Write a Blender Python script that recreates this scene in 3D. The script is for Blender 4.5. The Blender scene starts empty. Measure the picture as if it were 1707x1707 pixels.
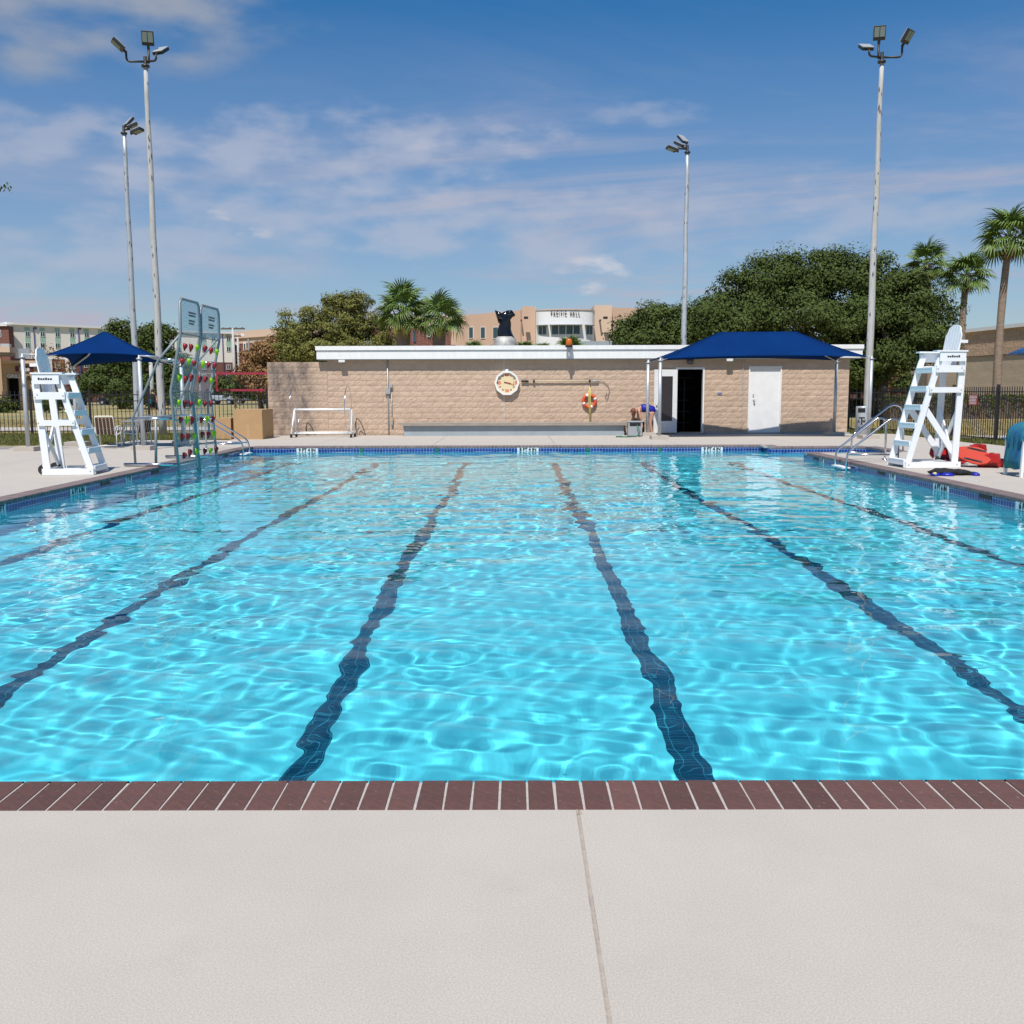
import bpy, math, random
import numpy as np
from mathutils import Vector, Matrix
from mathutils.geometry import tessellate_polygon
R_ = math.radians
S = bpy.context.scene
C = S.collection
random.seed(7)
rng = np.random.default_rng(11)

# ---------------------------------------------------------------- camera
FOC = 1631.0                      # focal length in photograph pixels (frame 1707 wide)
CAMP = Vector((0, 0, 1.6))
CAMR = (Matrix.Rotation(R_(0.16), 3, 'Z') @ Matrix.Rotation(R_(90 - 7.1), 3, 'X') @ Matrix.Rotation(R_(-0.17), 3, 'Z'))
cam = bpy.data.cameras.new('camera'); cam_o = bpy.data.objects.new('camera', cam); C.objects.link(cam_o)
cam.sensor_fit = 'HORIZONTAL'; cam.lens_unit = 'FOV'; cam.angle = 2 * math.atan(853.5 / FOC)
cam.clip_start = 0.05; cam.clip_end = 4000
cam_o.matrix_world = Matrix.Translation(CAMP) @ CAMR.to_4x4()
S.camera = cam_o


def D(px, py):
    return (CAMR @ Vector(((px - 853.5) / FOC, -(py - 853.5) / FOC, -1))).normalized()


def P(px, py, Y):                 # photo pixel -> world point at distance Y down the pool
    d = D(px, py)
    return CAMP + d * (Y / d.y)


def G(px, py, z=0.0):             # photo pixel -> point on the level z
    d = D(px, py)
    return CAMP + d * ((z - CAMP.z) / d.z)


# ---------------------------------------------------------------- sun and sky
SUN_EL, SUN_AZ = 59, 14           # from behind the camera, a little to the left
W = bpy.data.worlds.new('World'); S.world = W; W.use_nodes = True
wt = W.node_tree; wt.nodes.clear()


def wn(t, **k):
    n = wt.nodes.new(t)
    for a, b in k.items():
        setattr(n, a, b)
    return n


sky = wn('ShaderNodeTexSky', sky_type='NISHITA', sun_disc=False)
sky.sun_elevation = R_(SUN_EL); sky.sun_rotation = R_(180 + SUN_AZ)
sky.air_density = 1.0; sky.dust_density = 0.6; sky.ozone_density = 3.0
hsv = wn('ShaderNodeHueSaturation'); hsv.inputs['Saturation'].default_value = 1.36; hsv.inputs['Value'].default_value = 1.0
tint = wn('ShaderNodeMixRGB', blend_type='MULTIPLY'); tint.inputs['Fac'].default_value = 1; tint.inputs['Color2'].default_value = (0.90, 1.0, 1.06, 1)
wt.links.new(sky.outputs[0], tint.inputs['Color1']); wt.links.new(tint.outputs[0], hsv.inputs['Color'])
tc = wn('ShaderNodeTexCoord')
sep = wn('ShaderNodeSeparateXYZ'); wt.links.new(tc.outputs['Generated'], sep.inputs[0])


def wmath(op, a, b=None, c=None, clamp=False):
    n = wn('ShaderNodeMath', operation=op, use_clamp=clamp)
    for i, v in enumerate((a, b, c)):
        if v is None:
            continue
        if isinstance(v, (int, float)):
            n.inputs[i].default_value = v
        else:
            wt.links.new(v, n.inputs[i])
    return n.outputs[0]


zz = wmath('ADD', wmath('MAXIMUM', sep.outputs[2], 0.0), 0.10)
cx_ = wmath('DIVIDE', sep.outputs[0], zz); cy_ = wmath('DIVIDE', sep.outputs[1], zz)
cmb = wn('ShaderNodeCombineXYZ'); wt.links.new(cx_, cmb.inputs[0]); wt.links.new(cy_, cmb.inputs[1])
mp = wn('ShaderNodeMapping'); mp.inputs['Scale'].default_value = (0.55, 0.85, 1); mp.inputs['Rotation'].default_value = (0, 0, R_(24))
mp.inputs['Location'].default_value = (1.3, 0.4, 0)
wt.links.new(cmb.outputs[0], mp.inputs[0])
n1 = wn('ShaderNodeTexNoise'); n1.inputs['Scale'].default_value = 0.85; n1.inputs['Detail'].default_value = 9; n1.inputs['Roughness'].default_value = 0.62; n1.inputs['Distortion'].default_value = 0.9
wt.links.new(mp.outputs[0], n1.inputs['Vector'])
n2 = wn('ShaderNodeTexNoise'); n2.inputs['Scale'].default_value = 0.28; n2.inputs['Detail'].default_value = 3
wt.links.new(mp.outputs[0], n2.inputs['Vector'])


def ramp(src, lo, hi):
    m = wn('ShaderNodeMapRange', interpolation_type='SMOOTHSTEP')
    m.inputs['From Min'].default_value = lo; m.inputs['From Max'].default_value = hi
    wt.links.new(src, m.inputs['Value'])
    return m.outputs[0]


wisps = wmath('MULTIPLY', ramp(n1.outputs['Fac'], 0.43, 0.68), ramp(n2.outputs['Fac'], 0.38, 0.58))
low = ramp(sep.outputs[2], 0.42, 0.10)     # thin cloud gathers towards the horizon
cover = wmath('MULTIPLY', wisps, wmath('ADD', wmath('MULTIPLY', low, 0.85), 0.05))
cover = wmath('ADD', cover, wmath('MULTIPLY', low, 0.36))


def puff(px, py, wx, wy, rough, gain, c):
    """one cloud of its own in the direction of the photograph's: ellipse in direction space broken up by noise"""
    d = D(px, py)
    u = wmath('DIVIDE', wmath('SUBTRACT', wmath('DIVIDE', sep.outputs[0], wmath('MAXIMUM', sep.outputs[1], 0.05)), d.x / d.y), wx)
    v = wmath('DIVIDE', wmath('SUBTRACT', wmath('DIVIDE', sep.outputs[2], wmath('MAXIMUM', sep.outputs[1], 0.05)), d.z / d.y), wy)
    nn = wn('ShaderNodeTexNoise'); nn.inputs['Scale'].default_value = rough; nn.inputs['Detail'].default_value = 7; nn.inputs['Roughness'].default_value = 0.5
    sq = wn('ShaderNodeMapping'); sq.inputs['Scale'].default_value = (1, 1, 2.6); sq.inputs['Location'].default_value = (px * 0.01, py * 0.01, 0)
    wt.links.new(tc.outputs['Generated'], sq.inputs[0]); wt.links.new(sq.outputs[0], nn.inputs['Vector'])
    rr = wmath('ADD', wmath('MULTIPLY', u, u), wmath('MULTIPLY', v, v))
    f = wmath('ADD', wmath('SUBTRACT', 1.0, rr), wmath('MULTIPLY', wmath('SUBTRACT', nn.outputs['Fac'], 0.5), 6.5))
    f = wmath('MULTIPLY', wmath('MULTIPLY', ramp(f, 0.0, 1.9), ramp(rr, 2.2, 0.2)), gain)
    return wmath('MULTIPLY', f, ramp(sep.outputs[1], 0.02, 0.2))


mix1 = wn('ShaderNodeMixRGB'); mix1.inputs['Color2'].default_value = (4.7, 4.7, 5.75, 1)
wt.links.new(cover, mix1.inputs['Fac']); wt.links.new(hsv.outputs[0], mix1.inputs['Color1'])
last = mix1.outputs[0]
for a in ((130, 0, 0.25, 0.085, 7.0, 0.9, (3.5, 3.9, 4.7)), (992, 458, 0.040, 0.021, 26.0, 1.0, (6.2, 6.4, 7.2)), (361, 366, 0.016, 0.009, 40.0, 0.75, (6.0, 6.2, 7.0)), (427, 386, 0.02, 0.008, 40.0, 0.6, (6.0, 6.2, 7.0)),
          (420, 260, 0.26, 0.055, 13.0, 0.55, (5.4, 5.6, 6.6)), (775, 235, 0.11, 0.028, 22.0, 0.42, (5.4, 5.6, 6.6)), (1085, 185, 0.06, 0.018, 22.0, 0.28, (5.4, 5.6, 6.6)),
          (780, 375, 0.28, 0.06, 13.0, 0.55, (5.2, 5.4, 6.4)), (1380, 360, 0.28, 0.05, 13.0, 0.42, (5.2, 5.4, 6.4)), (90, 400, 0.26, 0.07, 12.0, 0.45, (5.2, 5.4, 6.4)), (50, 235, 0.14, 0.045, 14.0, 0.5, (5.2, 5.4, 6.4))):
    mx = wn('ShaderNodeMixRGB'); mx.inputs['Color2'].default_value = (*a[6], 1)
    wt.links.new(puff(*a), mx.inputs['Fac']); wt.links.new(last, mx.inputs['Color1']); last = mx.outputs[0]
bg = wn('ShaderNodeBackground'); bg.inputs[1].default_value = 0.087
wo = wn('ShaderNodeOutputWorld')
wt.links.new(last, bg.inputs[0]); wt.links.new(bg.outputs[0], wo.inputs[0])

L = bpy.data.lights.new('sun', 'SUN'); L.energy = 4.6; L.angle = R_(0.53); L.color = (1.0, 0.955, 0.89)
sun = bpy.data.objects.new('sun', L); C.objects.link(sun)
sun.rotation_euler = (R_(90 - SUN_EL), 0, R_(-SUN_AZ))
L.cycles.is_caustics_light = True
S.view_settings.view_transform = 'Standard'; S.view_settings.look = 'None'; S.view_settings.gamma = 1
S.view_settings.use_curve_mapping = False; S.view_settings.exposure = 0.15
S.cycles.use_denoising = True
S.cycles.caustics_refractive = True; S.cycles.caustics_reflective = False
S.cycles.sample_clamp_indirect = 8
S.cycles.max_bounces = 10; S.cycles.transparent_max_bounces = 12


# ---------------------------------------------------------------- materials
def mat(name, col, rough=0.7, metal=0.0, var=0.0, vscale=3.0, col2=None, bump=0.0, bscale=30.0, island=0.0, spec=0.5, coords='Object', alpha=None, trans=0.0, objvar=0.0, stretch=None):
    m = bpy.data.materials.new(name); m.use_nodes = True
    nt = m.node_tree; b = nt.nodes['Principled BSDF']
    b.inputs['Base Color'].default_value = (*col, 1); b.inputs['Roughness'].default_value = rough
    b.inputs['Metallic'].default_value = metal; b.inputs['Specular IOR Level'].default_value = spec
    if trans:
        b.inputs['Transmission Weight'].default_value = trans
    if alpha is not None:
        b.inputs['Alpha'].default_value = alpha
    if coords == 'World':
        vec = nt.nodes.new('ShaderNodeNewGeometry').outputs['Position']
    else:
        vec = nt.nodes.new('ShaderNodeTexCoord').outputs[coords]
    if stretch:
        mm = nt.nodes.new('ShaderNodeMapping'); mm.inputs['Scale'].default_value = stretch
        nt.links.new(vec, mm.inputs[0]); vec = mm.outputs[0]
    out = None
    if var or col2:
        n = nt.nodes.new('ShaderNodeTexNoise'); n.inputs['Scale'].default_value = vscale; n.inputs['Detail'].default_value = 6; n.inputs['Roughness'].default_value = 0.65
        nt.links.new(vec, n.inputs['Vector'])
        mr = nt.nodes.new('ShaderNodeMapRange'); mr.inputs['From Min'].default_value = 0.33; mr.inputs['From Max'].default_value = 0.67
        nt.links.new(n.outputs['Fac'], mr.inputs['Value'])
        mx = nt.nodes.new('ShaderNodeMixRGB')
        c2 = col2 or tuple(c * (1 - var) for c in col); c1 = col if col2 else tuple(min(1, c * (1 + var)) for c in col)
        mx.inputs['Color1'].default_value = (*c1, 1); mx.inputs['Color2'].default_value = (*c2, 1)
        nt.links.new(mr.outputs[0], mx.inputs['Fac']); out = mx.outputs[0]
    if island or objvar:
        if island:
            g = nt.nodes.new('ShaderNodeNewGeometry'); rv = g.outputs['Random Per Island']; amt = island
        else:
            g = nt.nodes.new('ShaderNodeObjectInfo'); rv = g.outputs['Random']; amt = objvar
        mr = nt.nodes.new('ShaderNodeMapRange'); mr.inputs['To Min'].default_value = 1 - amt; mr.inputs['To Max'].default_value = 1 + amt
        nt.links.new(rv, mr.inputs['Value'])
        h = nt.nodes.new('ShaderNodeHueSaturation')
        if out:
            nt.links.new(out, h.inputs['Color'])
        else:
            h.inputs['Color'].default_value = (*col, 1)
        nt.links.new(mr.outputs[0], h.inputs['Value']); out = h.outputs[0]
    if out:
        nt.links.new(out, b.inputs['Base Color'])
    if bump:
        n = nt.nodes.new('ShaderNodeTexNoise'); n.inputs['Scale'].default_value = bscale; n.inputs['Detail'].default_value = 5
        nt.links.new(vec, n.inputs['Vector'])
        bp = nt.nodes.new('ShaderNodeBump'); bp.inputs['Strength'].default_value = bump; bp.inputs['Distance'].default_value = 0.02
        nt.links.new(n.outputs['Fac'], bp.inputs['Height']); nt.links.new(bp.outputs[0], b.inputs['Normal'])
    return m


def tile_mat(name, col, joint, sx, sy, rough=0.25, mortar=0.04, plane='XY', col2=None, offset=0.0):
    """small tiles seen as a grid: brick texture in object space on the given plane"""
    m = mat(name, col, rough); nt = m.node_tree; b = nt.nodes['Principled BSDF']
    co = nt.nodes.new('ShaderNodeTexCoord'); s = nt.nodes.new('ShaderNodeSeparateXYZ'); c = nt.nodes.new('ShaderNodeCombineXYZ')
    nt.links.new(co.outputs['Object'], s.inputs[0])
    if plane == 'WALL':        # works on walls along x and along y
        ad = nt.nodes.new('ShaderNodeMath'); nt.links.new(s.outputs[0], ad.inputs[0]); nt.links.new(s.outputs[1], ad.inputs[1])
        nt.links.new(ad.outputs[0], c.inputs[0]); nt.links.new(s.outputs[2], c.inputs[1])
    else:
        nt.links.new(s.outputs[0], c.inputs[0]); nt.links.new(s.outputs[1], c.inputs[1])
    br = nt.nodes.new('ShaderNodeTexBrick'); br.offset = offset
    br.inputs['Color1'].default_value = (*col, 1); br.inputs['Color2'].default_value = (*(col2 or col), 1); br.inputs['Mortar'].default_value = (*joint, 1)
    br.inputs['Scale'].default_value = 1; br.inputs['Brick Width'].default_value = sx; br.inputs['Row Height'].default_value = sy
    br.inputs['Mortar Size'].default_value = mortar * sx; br.inputs['Mortar Smooth'].default_value = 0.1
    nt.links.new(c.outputs[0], br.inputs['Vector']); nt.links.new(br.outputs['Color'], b.inputs['Base Color'])
    return m


M = {}
M['concrete'] = mat('deck_concrete', (0.485, 0.438, 0.378), 0.85, col2=(0.455, 0.410, 0.356), vscale=1.6, bump=0.12, bscale=420)
nt = M['concrete'].node_tree; b = nt.nodes['Principled BSDF']
# speckle and faint stains over the broom finished slab
src = b.inputs['Base Color'].links[0].from_socket
co = nt.nodes.new('ShaderNodeTexCoord')
sp = nt.nodes.new('ShaderNodeTexNoise'); sp.inputs['Scale'].default_value = 170; sp.inputs['Detail'].default_value = 4; sp.inputs['Roughness'].default_value = 0.75
nt.links.new(co.outputs['Object'], sp.inputs['Vector'])
mr = nt.nodes.new('ShaderNodeMapRange'); mr.inputs['From Min'].default_value = 0.3; mr.inputs['From Max'].default_value = 0.7; mr.inputs['To Min'].default_value = 0.74; mr.inputs['To Max'].default_value = 1.2
nt.links.new(sp.outputs['Fac'], mr.inputs['Value'])
st = nt.nodes.new('ShaderNodeTexNoise'); st.inputs['Scale'].default_value = 2.3; st.inputs['Detail'].default_value = 8; st.inputs['Roughness'].default_value = 0.6
nt.links.new(co.outputs['Object'], st.inputs['Vector'])
mr2 = nt.nodes.new('ShaderNodeMapRange'); mr2.inputs['From Min'].default_value = 0.60; mr2.inputs['From Max'].default_value = 0.78; mr2.inputs['To Min'].default_value = 1.0; mr2.inputs['To Max'].default_value = 0.93
nt.links.new(st.outputs['Fac'], mr2.inputs['Value'])
mu = nt.nodes.new('ShaderNodeMath'); mu.operation = 'MULTIPLY'; nt.links.new(mr.outputs[0], mu.inputs[0]); nt.links.new(mr2.outputs[0], mu.inputs[1])
hv = nt.nodes.new('ShaderNodeHueSaturation'); nt.links.new(src, hv.inputs['Color']); nt.links.new(mu.outputs[0], hv.inputs['Value']); nt.links.new(hv.outputs[0], b.inputs['Base Color'])

M['brick'] = mat('coping_brick', (0.135, 0.064, 0.052), 0.68, col2=(0.100, 0.053, 0.046), spec=0.3, vscale=14, bump=0.35, bscale=45, objvar=0.22)
_t = M['brick'].node_tree; _p = _t.nodes['Principled BSDF']; _src = _p.inputs['Base Color'].links[0].from_socket
_g = _t.nodes.new('ShaderNodeNewGeometry'); _nz = _t.nodes.new('ShaderNodeTexNoise'); _nz.inputs['Scale'].default_value = 38; _nz.inputs['Detail'].default_value = 5; _nz.inputs['Roughness'].default_value = 0.7
_t.links.new(_g.outputs['Position'], _nz.inputs['Vector']); _mr = _t.nodes.new('ShaderNodeMapRange'); _mr.inputs['From Min'].default_value = 0.60; _mr.inputs['From Max'].default_value = 0.74; _mr.inputs['To Max'].default_value = 0.55
_t.links.new(_nz.outputs['Fac'], _mr.inputs['Value']); _mx = _t.nodes.new('ShaderNodeMixRGB'); _mx.inputs['Color2'].default_value = (0.30, 0.25, 0.235, 1)
_t.links.new(_mr.outputs[0], _mx.inputs['Fac']); _t.links.new(_src, _mx.inputs['Color1']); _t.links.new(_mx.outputs[0], _p.inputs['Base Color'])
M['brick_side'] = mat('coping_brick_side', (0.22, 0.165, 0.155), 0.75, col2=(0.17, 0.12, 0.115), vscale=6, bump=0.3, bscale=45, island=0.16)
M['mortar'] = mat('mortar', (0.46, 0.42, 0.39), 0.95, var=0.14, vscale=30, bump=0.4, bscale=150)
M['sealant'] = mat('sealant', (0.40, 0.34, 0.28), 0.7, var=0.12, vscale=20, bump=0.3, bscale=90)
M['plaster'] = mat('pool_plaster', (0.24, 0.85, 0.98), 0.8, var=0.04, vscale=0.8)
M['band'] = tile_mat('waterline_tile', (0.006, 0.022, 0.15), (0.32, 0.42, 0.60), 0.085, 0.085, 0.2, 0.05, 'WALL', (0.012, 0.05, 0.26))
M['lane'] = tile_mat('lane_tile', (0.005, 0.026, 0.062), (0.06, 0.26, 0.36), 0.075, 0.05, 0.4, 0.035, 'XY', (0.012, 0.055, 0.10))
M['marker'] = mat('marker_tile', (0.72, 0.74, 0.74), 0.3)
M['black'] = mat('black_paint', (0.012, 0.012, 0.014), 0.5)
M['ink'] = mat('black_ink', (0.015, 0.018, 0.03), 0.6)
M['stone'] = mat('split_face_block', (0.565, 0.42, 0.31), 0.92, col2=(0.50, 0.365, 0.265), vscale=5.0, bump=0.7, bscale=45, objvar=0.05, coords='World')
M['stone_rest'] = mat('split_face_block_rest', (0.565, 0.42, 0.31), 0.92, col2=(0.50, 0.365, 0.265), vscale=5.0, bump=0.7, bscale=45, island=0.05, coords='World')
M['stone_stained'] = mat('split_face_block_stained', (0.53, 0.39, 0.285), 0.92, col2=(0.12, 0.10, 0.095), vscale=1.9, bump=0.7, bscale=45, coords='World', stretch=(1.6, 1, 0.55))
M['smooth'] = mat('smooth_block', (0.54, 0.44, 0.355), 0.9, var=0.05, vscale=4, bump=0.3, bscale=60, objvar=0.05)
M['joint'] = mat('block_joint', (0.56, 0.43, 0.32), 0.95, var=0.1)
M['white'] = mat('white_paint', (0.79, 0.79, 0.77), 0.45, var=0.045, vscale=2.5, stretch=(3, 3, 0.6))
M['plastic_white'] = mat('white_board', (0.80, 0.815, 0.83), 0.5, var=0.02, vscale=6, stretch=(1, 1, 1))
M['white_worn'] = mat('worn_white_door', (0.78, 0.78, 0.77), 0.5, var=0.05, vscale=3)
M['grey'] = mat('grey_metal', (0.34, 0.36, 0.38), 0.55, 0.1)
M['dullsteel'] = mat('dull_steel_frame', (0.25, 0.27, 0.28), 0.5, 0.3)
M['greypaint'] = mat('grey_paint', (0.30, 0.35, 0.38), 0.6, var=0.08, vscale=2)
M['galv'] = mat('galvanised_steel', (0.46, 0.49, 0.51), 0.45, 0.35, var=0.10, vscale=2.2)
M['steel'] = mat('stainless_steel', (0.62, 0.63, 0.65), 0.18, 1.0)
M['woodpole'] = mat('concrete_pole', (0.50, 0.50, 0.49), 0.8, col2=(0.40, 0.39, 0.37), vscale=5, bump=0.3, bscale=20, stretch=(3, 3, 0.5))
M['polespot'] = mat('pole_spot', (0.12, 0.11, 0.12), 0.8)
M['bronze'] = mat('dark_bronze', (0.03, 0.028, 0.026), 0.45, 0.2)
M['led'] = mat('lamp_lens', (0.24, 0.28, 0.25), 0.5, spec=0.2)
M['iron'] = mat('black_iron', (0.018, 0.018, 0.022), 0.45)
M['canvas'] = mat('blue_canvas', (0.001, 0.025, 0.118), 0.9, var=0.10, vscale=1.2, bump=0.2, bscale=60, spec=0.08)
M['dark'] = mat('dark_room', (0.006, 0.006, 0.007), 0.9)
M['screen'] = mat('dark_screen', (0.035, 0.030, 0.033), 0.35, var=0.2, vscale=8)
M['wood'] = mat('weathered_wood', (0.30, 0.26, 0.22), 0.85, var=0.2, vscale=4, stretch=(0.6, 6, 6))
M['red'] = mat('red_plastic', (0.42, 0.012, 0.012), 0.35)
M['orange'] = mat('orange_plastic', (0.52, 0.035, 0.008), 0.38)
M['maroon'] = mat('maroon_strap', (0.05, 0.012, 0.014), 0.7, var=0.3, vscale=12)
M['cream'] = mat('cream_strap', (0.55, 0.48, 0.34), 0.7)
M['lime'] = mat('lime_plastic', (0.33, 0.62, 0.012), 0.3)
M['holdred'] = mat('red_hold', (0.36, 0.012, 0.016), 0.3, objvar=0.25)
M['card'] = mat('cardboard', (0.43, 0.27, 0.13), 0.85, var=0.06, vscale=3)
M['card_tape'] = mat('packing_tape', (0.46, 0.31, 0.17), 0.35)
M['cordb'] = mat('black_rubber', (0.02, 0.02, 0.02), 0.7)
M['greenhose'] = mat('green_hose', (0.02, 0.16, 0.08), 0.5)
M['yellowrope'] = mat('yellow_rope', (0.62, 0.55, 0.16), 0.8, var=0.2, vscale=40)
M['ringorange'] = mat('ring_orange', (0.62, 0.085, 0.022), 0.5)
M['cream_face'] = mat('clock_face', (0.74, 0.60, 0.36), 0.6)
M['redink'] = mat('red_ink', (0.55, 0.05, 0.02), 0.6)
M['skin'] = mat('skin', (0.50, 0.27, 0.18), 0.55)
M['hair'] = mat('auburn_hair', (0.14, 0.045, 0.018), 0.6, var=0.3, vscale=40)
M['swim'] = mat('blue_swimsuit', (0.006, 0.012, 0.28), 0.55)
M['amber'] = mat('amber_lens', (0.75, 0.17, 0.01), 0.2, trans=0.3)
M['clear'] = mat('clear_acrylic', (0.75, 0.76, 0.76), 0.15, alpha=0.15, spec=0.25)
M['clear2'] = mat('frosted_acrylic', (0.55, 0.64, 0.70), 0.3, alpha=0.36, spec=0.25)
M['glass'] = mat('window_glass', (0.035, 0.075, 0.085), 0.12, spec=0.6)
M['glass_dk'] = mat('car_glass', (0.015, 0.018, 0.02), 0.08)
M['peach'] = mat('peach_stucco', (0.58, 0.395, 0.285), 0.9, var=0.03, vscale=0.3)
M['peach2'] = mat('pale_peach_stucco', (0.62, 0.46, 0.34), 0.9, var=0.03, vscale=0.3)
M['whitestucco'] = mat('white_panel', (0.74, 0.74, 0.73), 0.8, var=0.02, vscale=0.3)
M['offwhite'] = mat('off_white_stucco', (0.82, 0.77, 0.69), 0.9, var=0.03, vscale=0.2)
M['mint'] = mat('mint_panel', (0.34, 0.52, 0.41), 0.85)
M['redbrick'] = tile_mat('red_brick_wall', (0.16, 0.052, 0.038), (0.21, 0.12, 0.10), 0.6, 0.2, 0.9, 0.05, 'WALL', (0.19, 0.065, 0.045), 0.5)
M['bluepipe'] = mat('blue_downspout', (0.05, 0.08, 0.22), 0.5)
M['tan'] = mat('tan_stucco', (0.46, 0.32, 0.20), 0.9, var=0.05, vscale=0.4)
M['gymtan'] = tile_mat('tan_block_wall', (0.56, 0.39, 0.265), (0.42, 0.29, 0.20), 0.8, 0.4, 0.95, 0.03, 'WALL', (0.46, 0.32, 0.215), 0.5)
M['gymtan2'] = mat('smooth_tan_wall', (0.48, 0.385, 0.28), 0.9, var=0.10, vscale=0.5, stretch=(0.3, 0.3, 3))
for _n in ('gymtan', 'gymtan2'):
    _t = M[_n].node_tree; _g = _t.nodes.new('ShaderNodeNewGeometry'); _nz = _t.nodes.new('ShaderNodeTexNoise'); _nz.inputs['Scale'].default_value = 3.2 if _n == 'gymtan' else 1.2; _nz.inputs['Detail'].default_value = 6; _nz.inputs['Roughness'].default_value = 0.7
    _t.links.new(_g.outputs['Position'], _nz.inputs['Vector']); _bp = _t.nodes.new('ShaderNodeBump'); _bp.inputs['Strength'].default_value = 1.0 if _n == 'gymtan' else 0.3; _bp.inputs['Distance'].default_value = 0.12
    _t.links.new(_nz.outputs['Fac'], _bp.inputs['Height']); _t.links.new(_bp.outputs[0], _t.nodes['Principled BSDF'].inputs['Normal'])
M['signmaroon'] = mat('maroon_sign', (0.09, 0.008, 0.014), 0.5)
M['signred'] = mat('red_sign', (0.42, 0.05, 0.06), 0.6)
M['lettering'] = mat('white_lettering', (0.75, 0.75, 0.75), 0.5)
M['bronzeletter'] = mat('brown_lettering', (0.06, 0.035, 0.03), 0.5)
M['carbon'] = mat('tyre', (0.02, 0.02, 0.02), 0.8)
M['statue'] = mat('black_polished_stone', (0.006, 0.006, 0.008), 0.12, bump=0.3, bscale=9)
M['rock'] = mat('grey_stone', (0.36, 0.36, 0.34), 0.5, var=0.35, vscale=3)
M['bark'] = mat('bark', (0.13, 0.095, 0.065), 0.95, var=0.3, vscale=6, bump=0.8, bscale=20)
M['palmbark'] = mat('palm_trunk', (0.27, 0.20, 0.15), 0.95, var=0.25, vscale=3, bump=0.9, bscale=12, stretch=(1, 1, 6))
M['deadfrond'] = mat('dead_frond', (0.20, 0.115, 0.06), 0.9, island=0.3)
M['frond'] = mat('palm_frond', (0.12, 0.185, 0.035), 0.5, island=0.35, objvar=0.0)
M['frond_yellow'] = mat('yellow_frond', (0.46, 0.44, 0.08), 0.6, island=0.25)
for nm, c in (('oak', (0.062, 0.086, 0.022)), ('olive', (0.165, 0.165, 0.045)), ('brownleaf', (0.25, 0.145, 0.065)), ('hedge', (0.075, 0.10, 0.022)), ('grassblade', (0.13, 0.14, 0.045)), ('dryblade', (0.36, 0.28, 0.12))):
    M[nm] = mat(nm + '_leaves', c, 0.7, island=0.32, spec=0.12)
M['towelblue'] = mat('patterned_towel', (0.005, 0.09, 0.26), 0.9, col2=(0.02, 0.20, 0.19), vscale=3.5)
M['bagblack'] = mat('black_mesh_bag', (0.012, 0.012, 0.014), 0.8, bump=0.8, bscale=60)
M['bagblue'] = mat('blue_fin', (0.008, 0.02, 0.35), 0.4)
M['netred'] = mat('red_net_tape', (0.30, 0.022, 0.05), 0.8)
M['net'] = mat('black_net', (0.03, 0.03, 0.03), 0.9)
M['hose'] = mat('clear_hose', (0.22, 0.17, 0.15), 0.5)

# the stains on the low wall die out towards the bathhouse
nt = M['stone_stained'].node_tree; mx_ = [n for n in nt.nodes if n.type == 'MIX_RGB'][0]; old = mx_.inputs['Fac'].links[0].from_socket
gp = nt.nodes.new('ShaderNodeNewGeometry'); sx_ = nt.nodes.new('ShaderNodeSeparateXYZ'); nt.links.new(gp.outputs['Position'], sx_.inputs[0])
fd = nt.nodes.new('ShaderNodeMapRange'); fd.interpolation_type = 'SMOOTHSTEP'; fd.inputs['From Min'].default_value = P(500, 650, 35.5).x; fd.inputs['From Max'].default_value = P(540, 650, 35.5).x; fd.inputs['To Min'].default_value = 1; fd.inputs['To Max'].default_value = 0.0
nt.links.new(sx_.outputs[0], fd.inputs['Value']); ml = nt.nodes.new('ShaderNodeMath'); ml.operation = 'MULTIPLY'
nt.links.new(old, ml.inputs[0]); nt.links.new(fd.outputs[0], ml.inputs[1]); nt.links.new(ml.outputs[0], mx_.inputs['Fac'])


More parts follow.
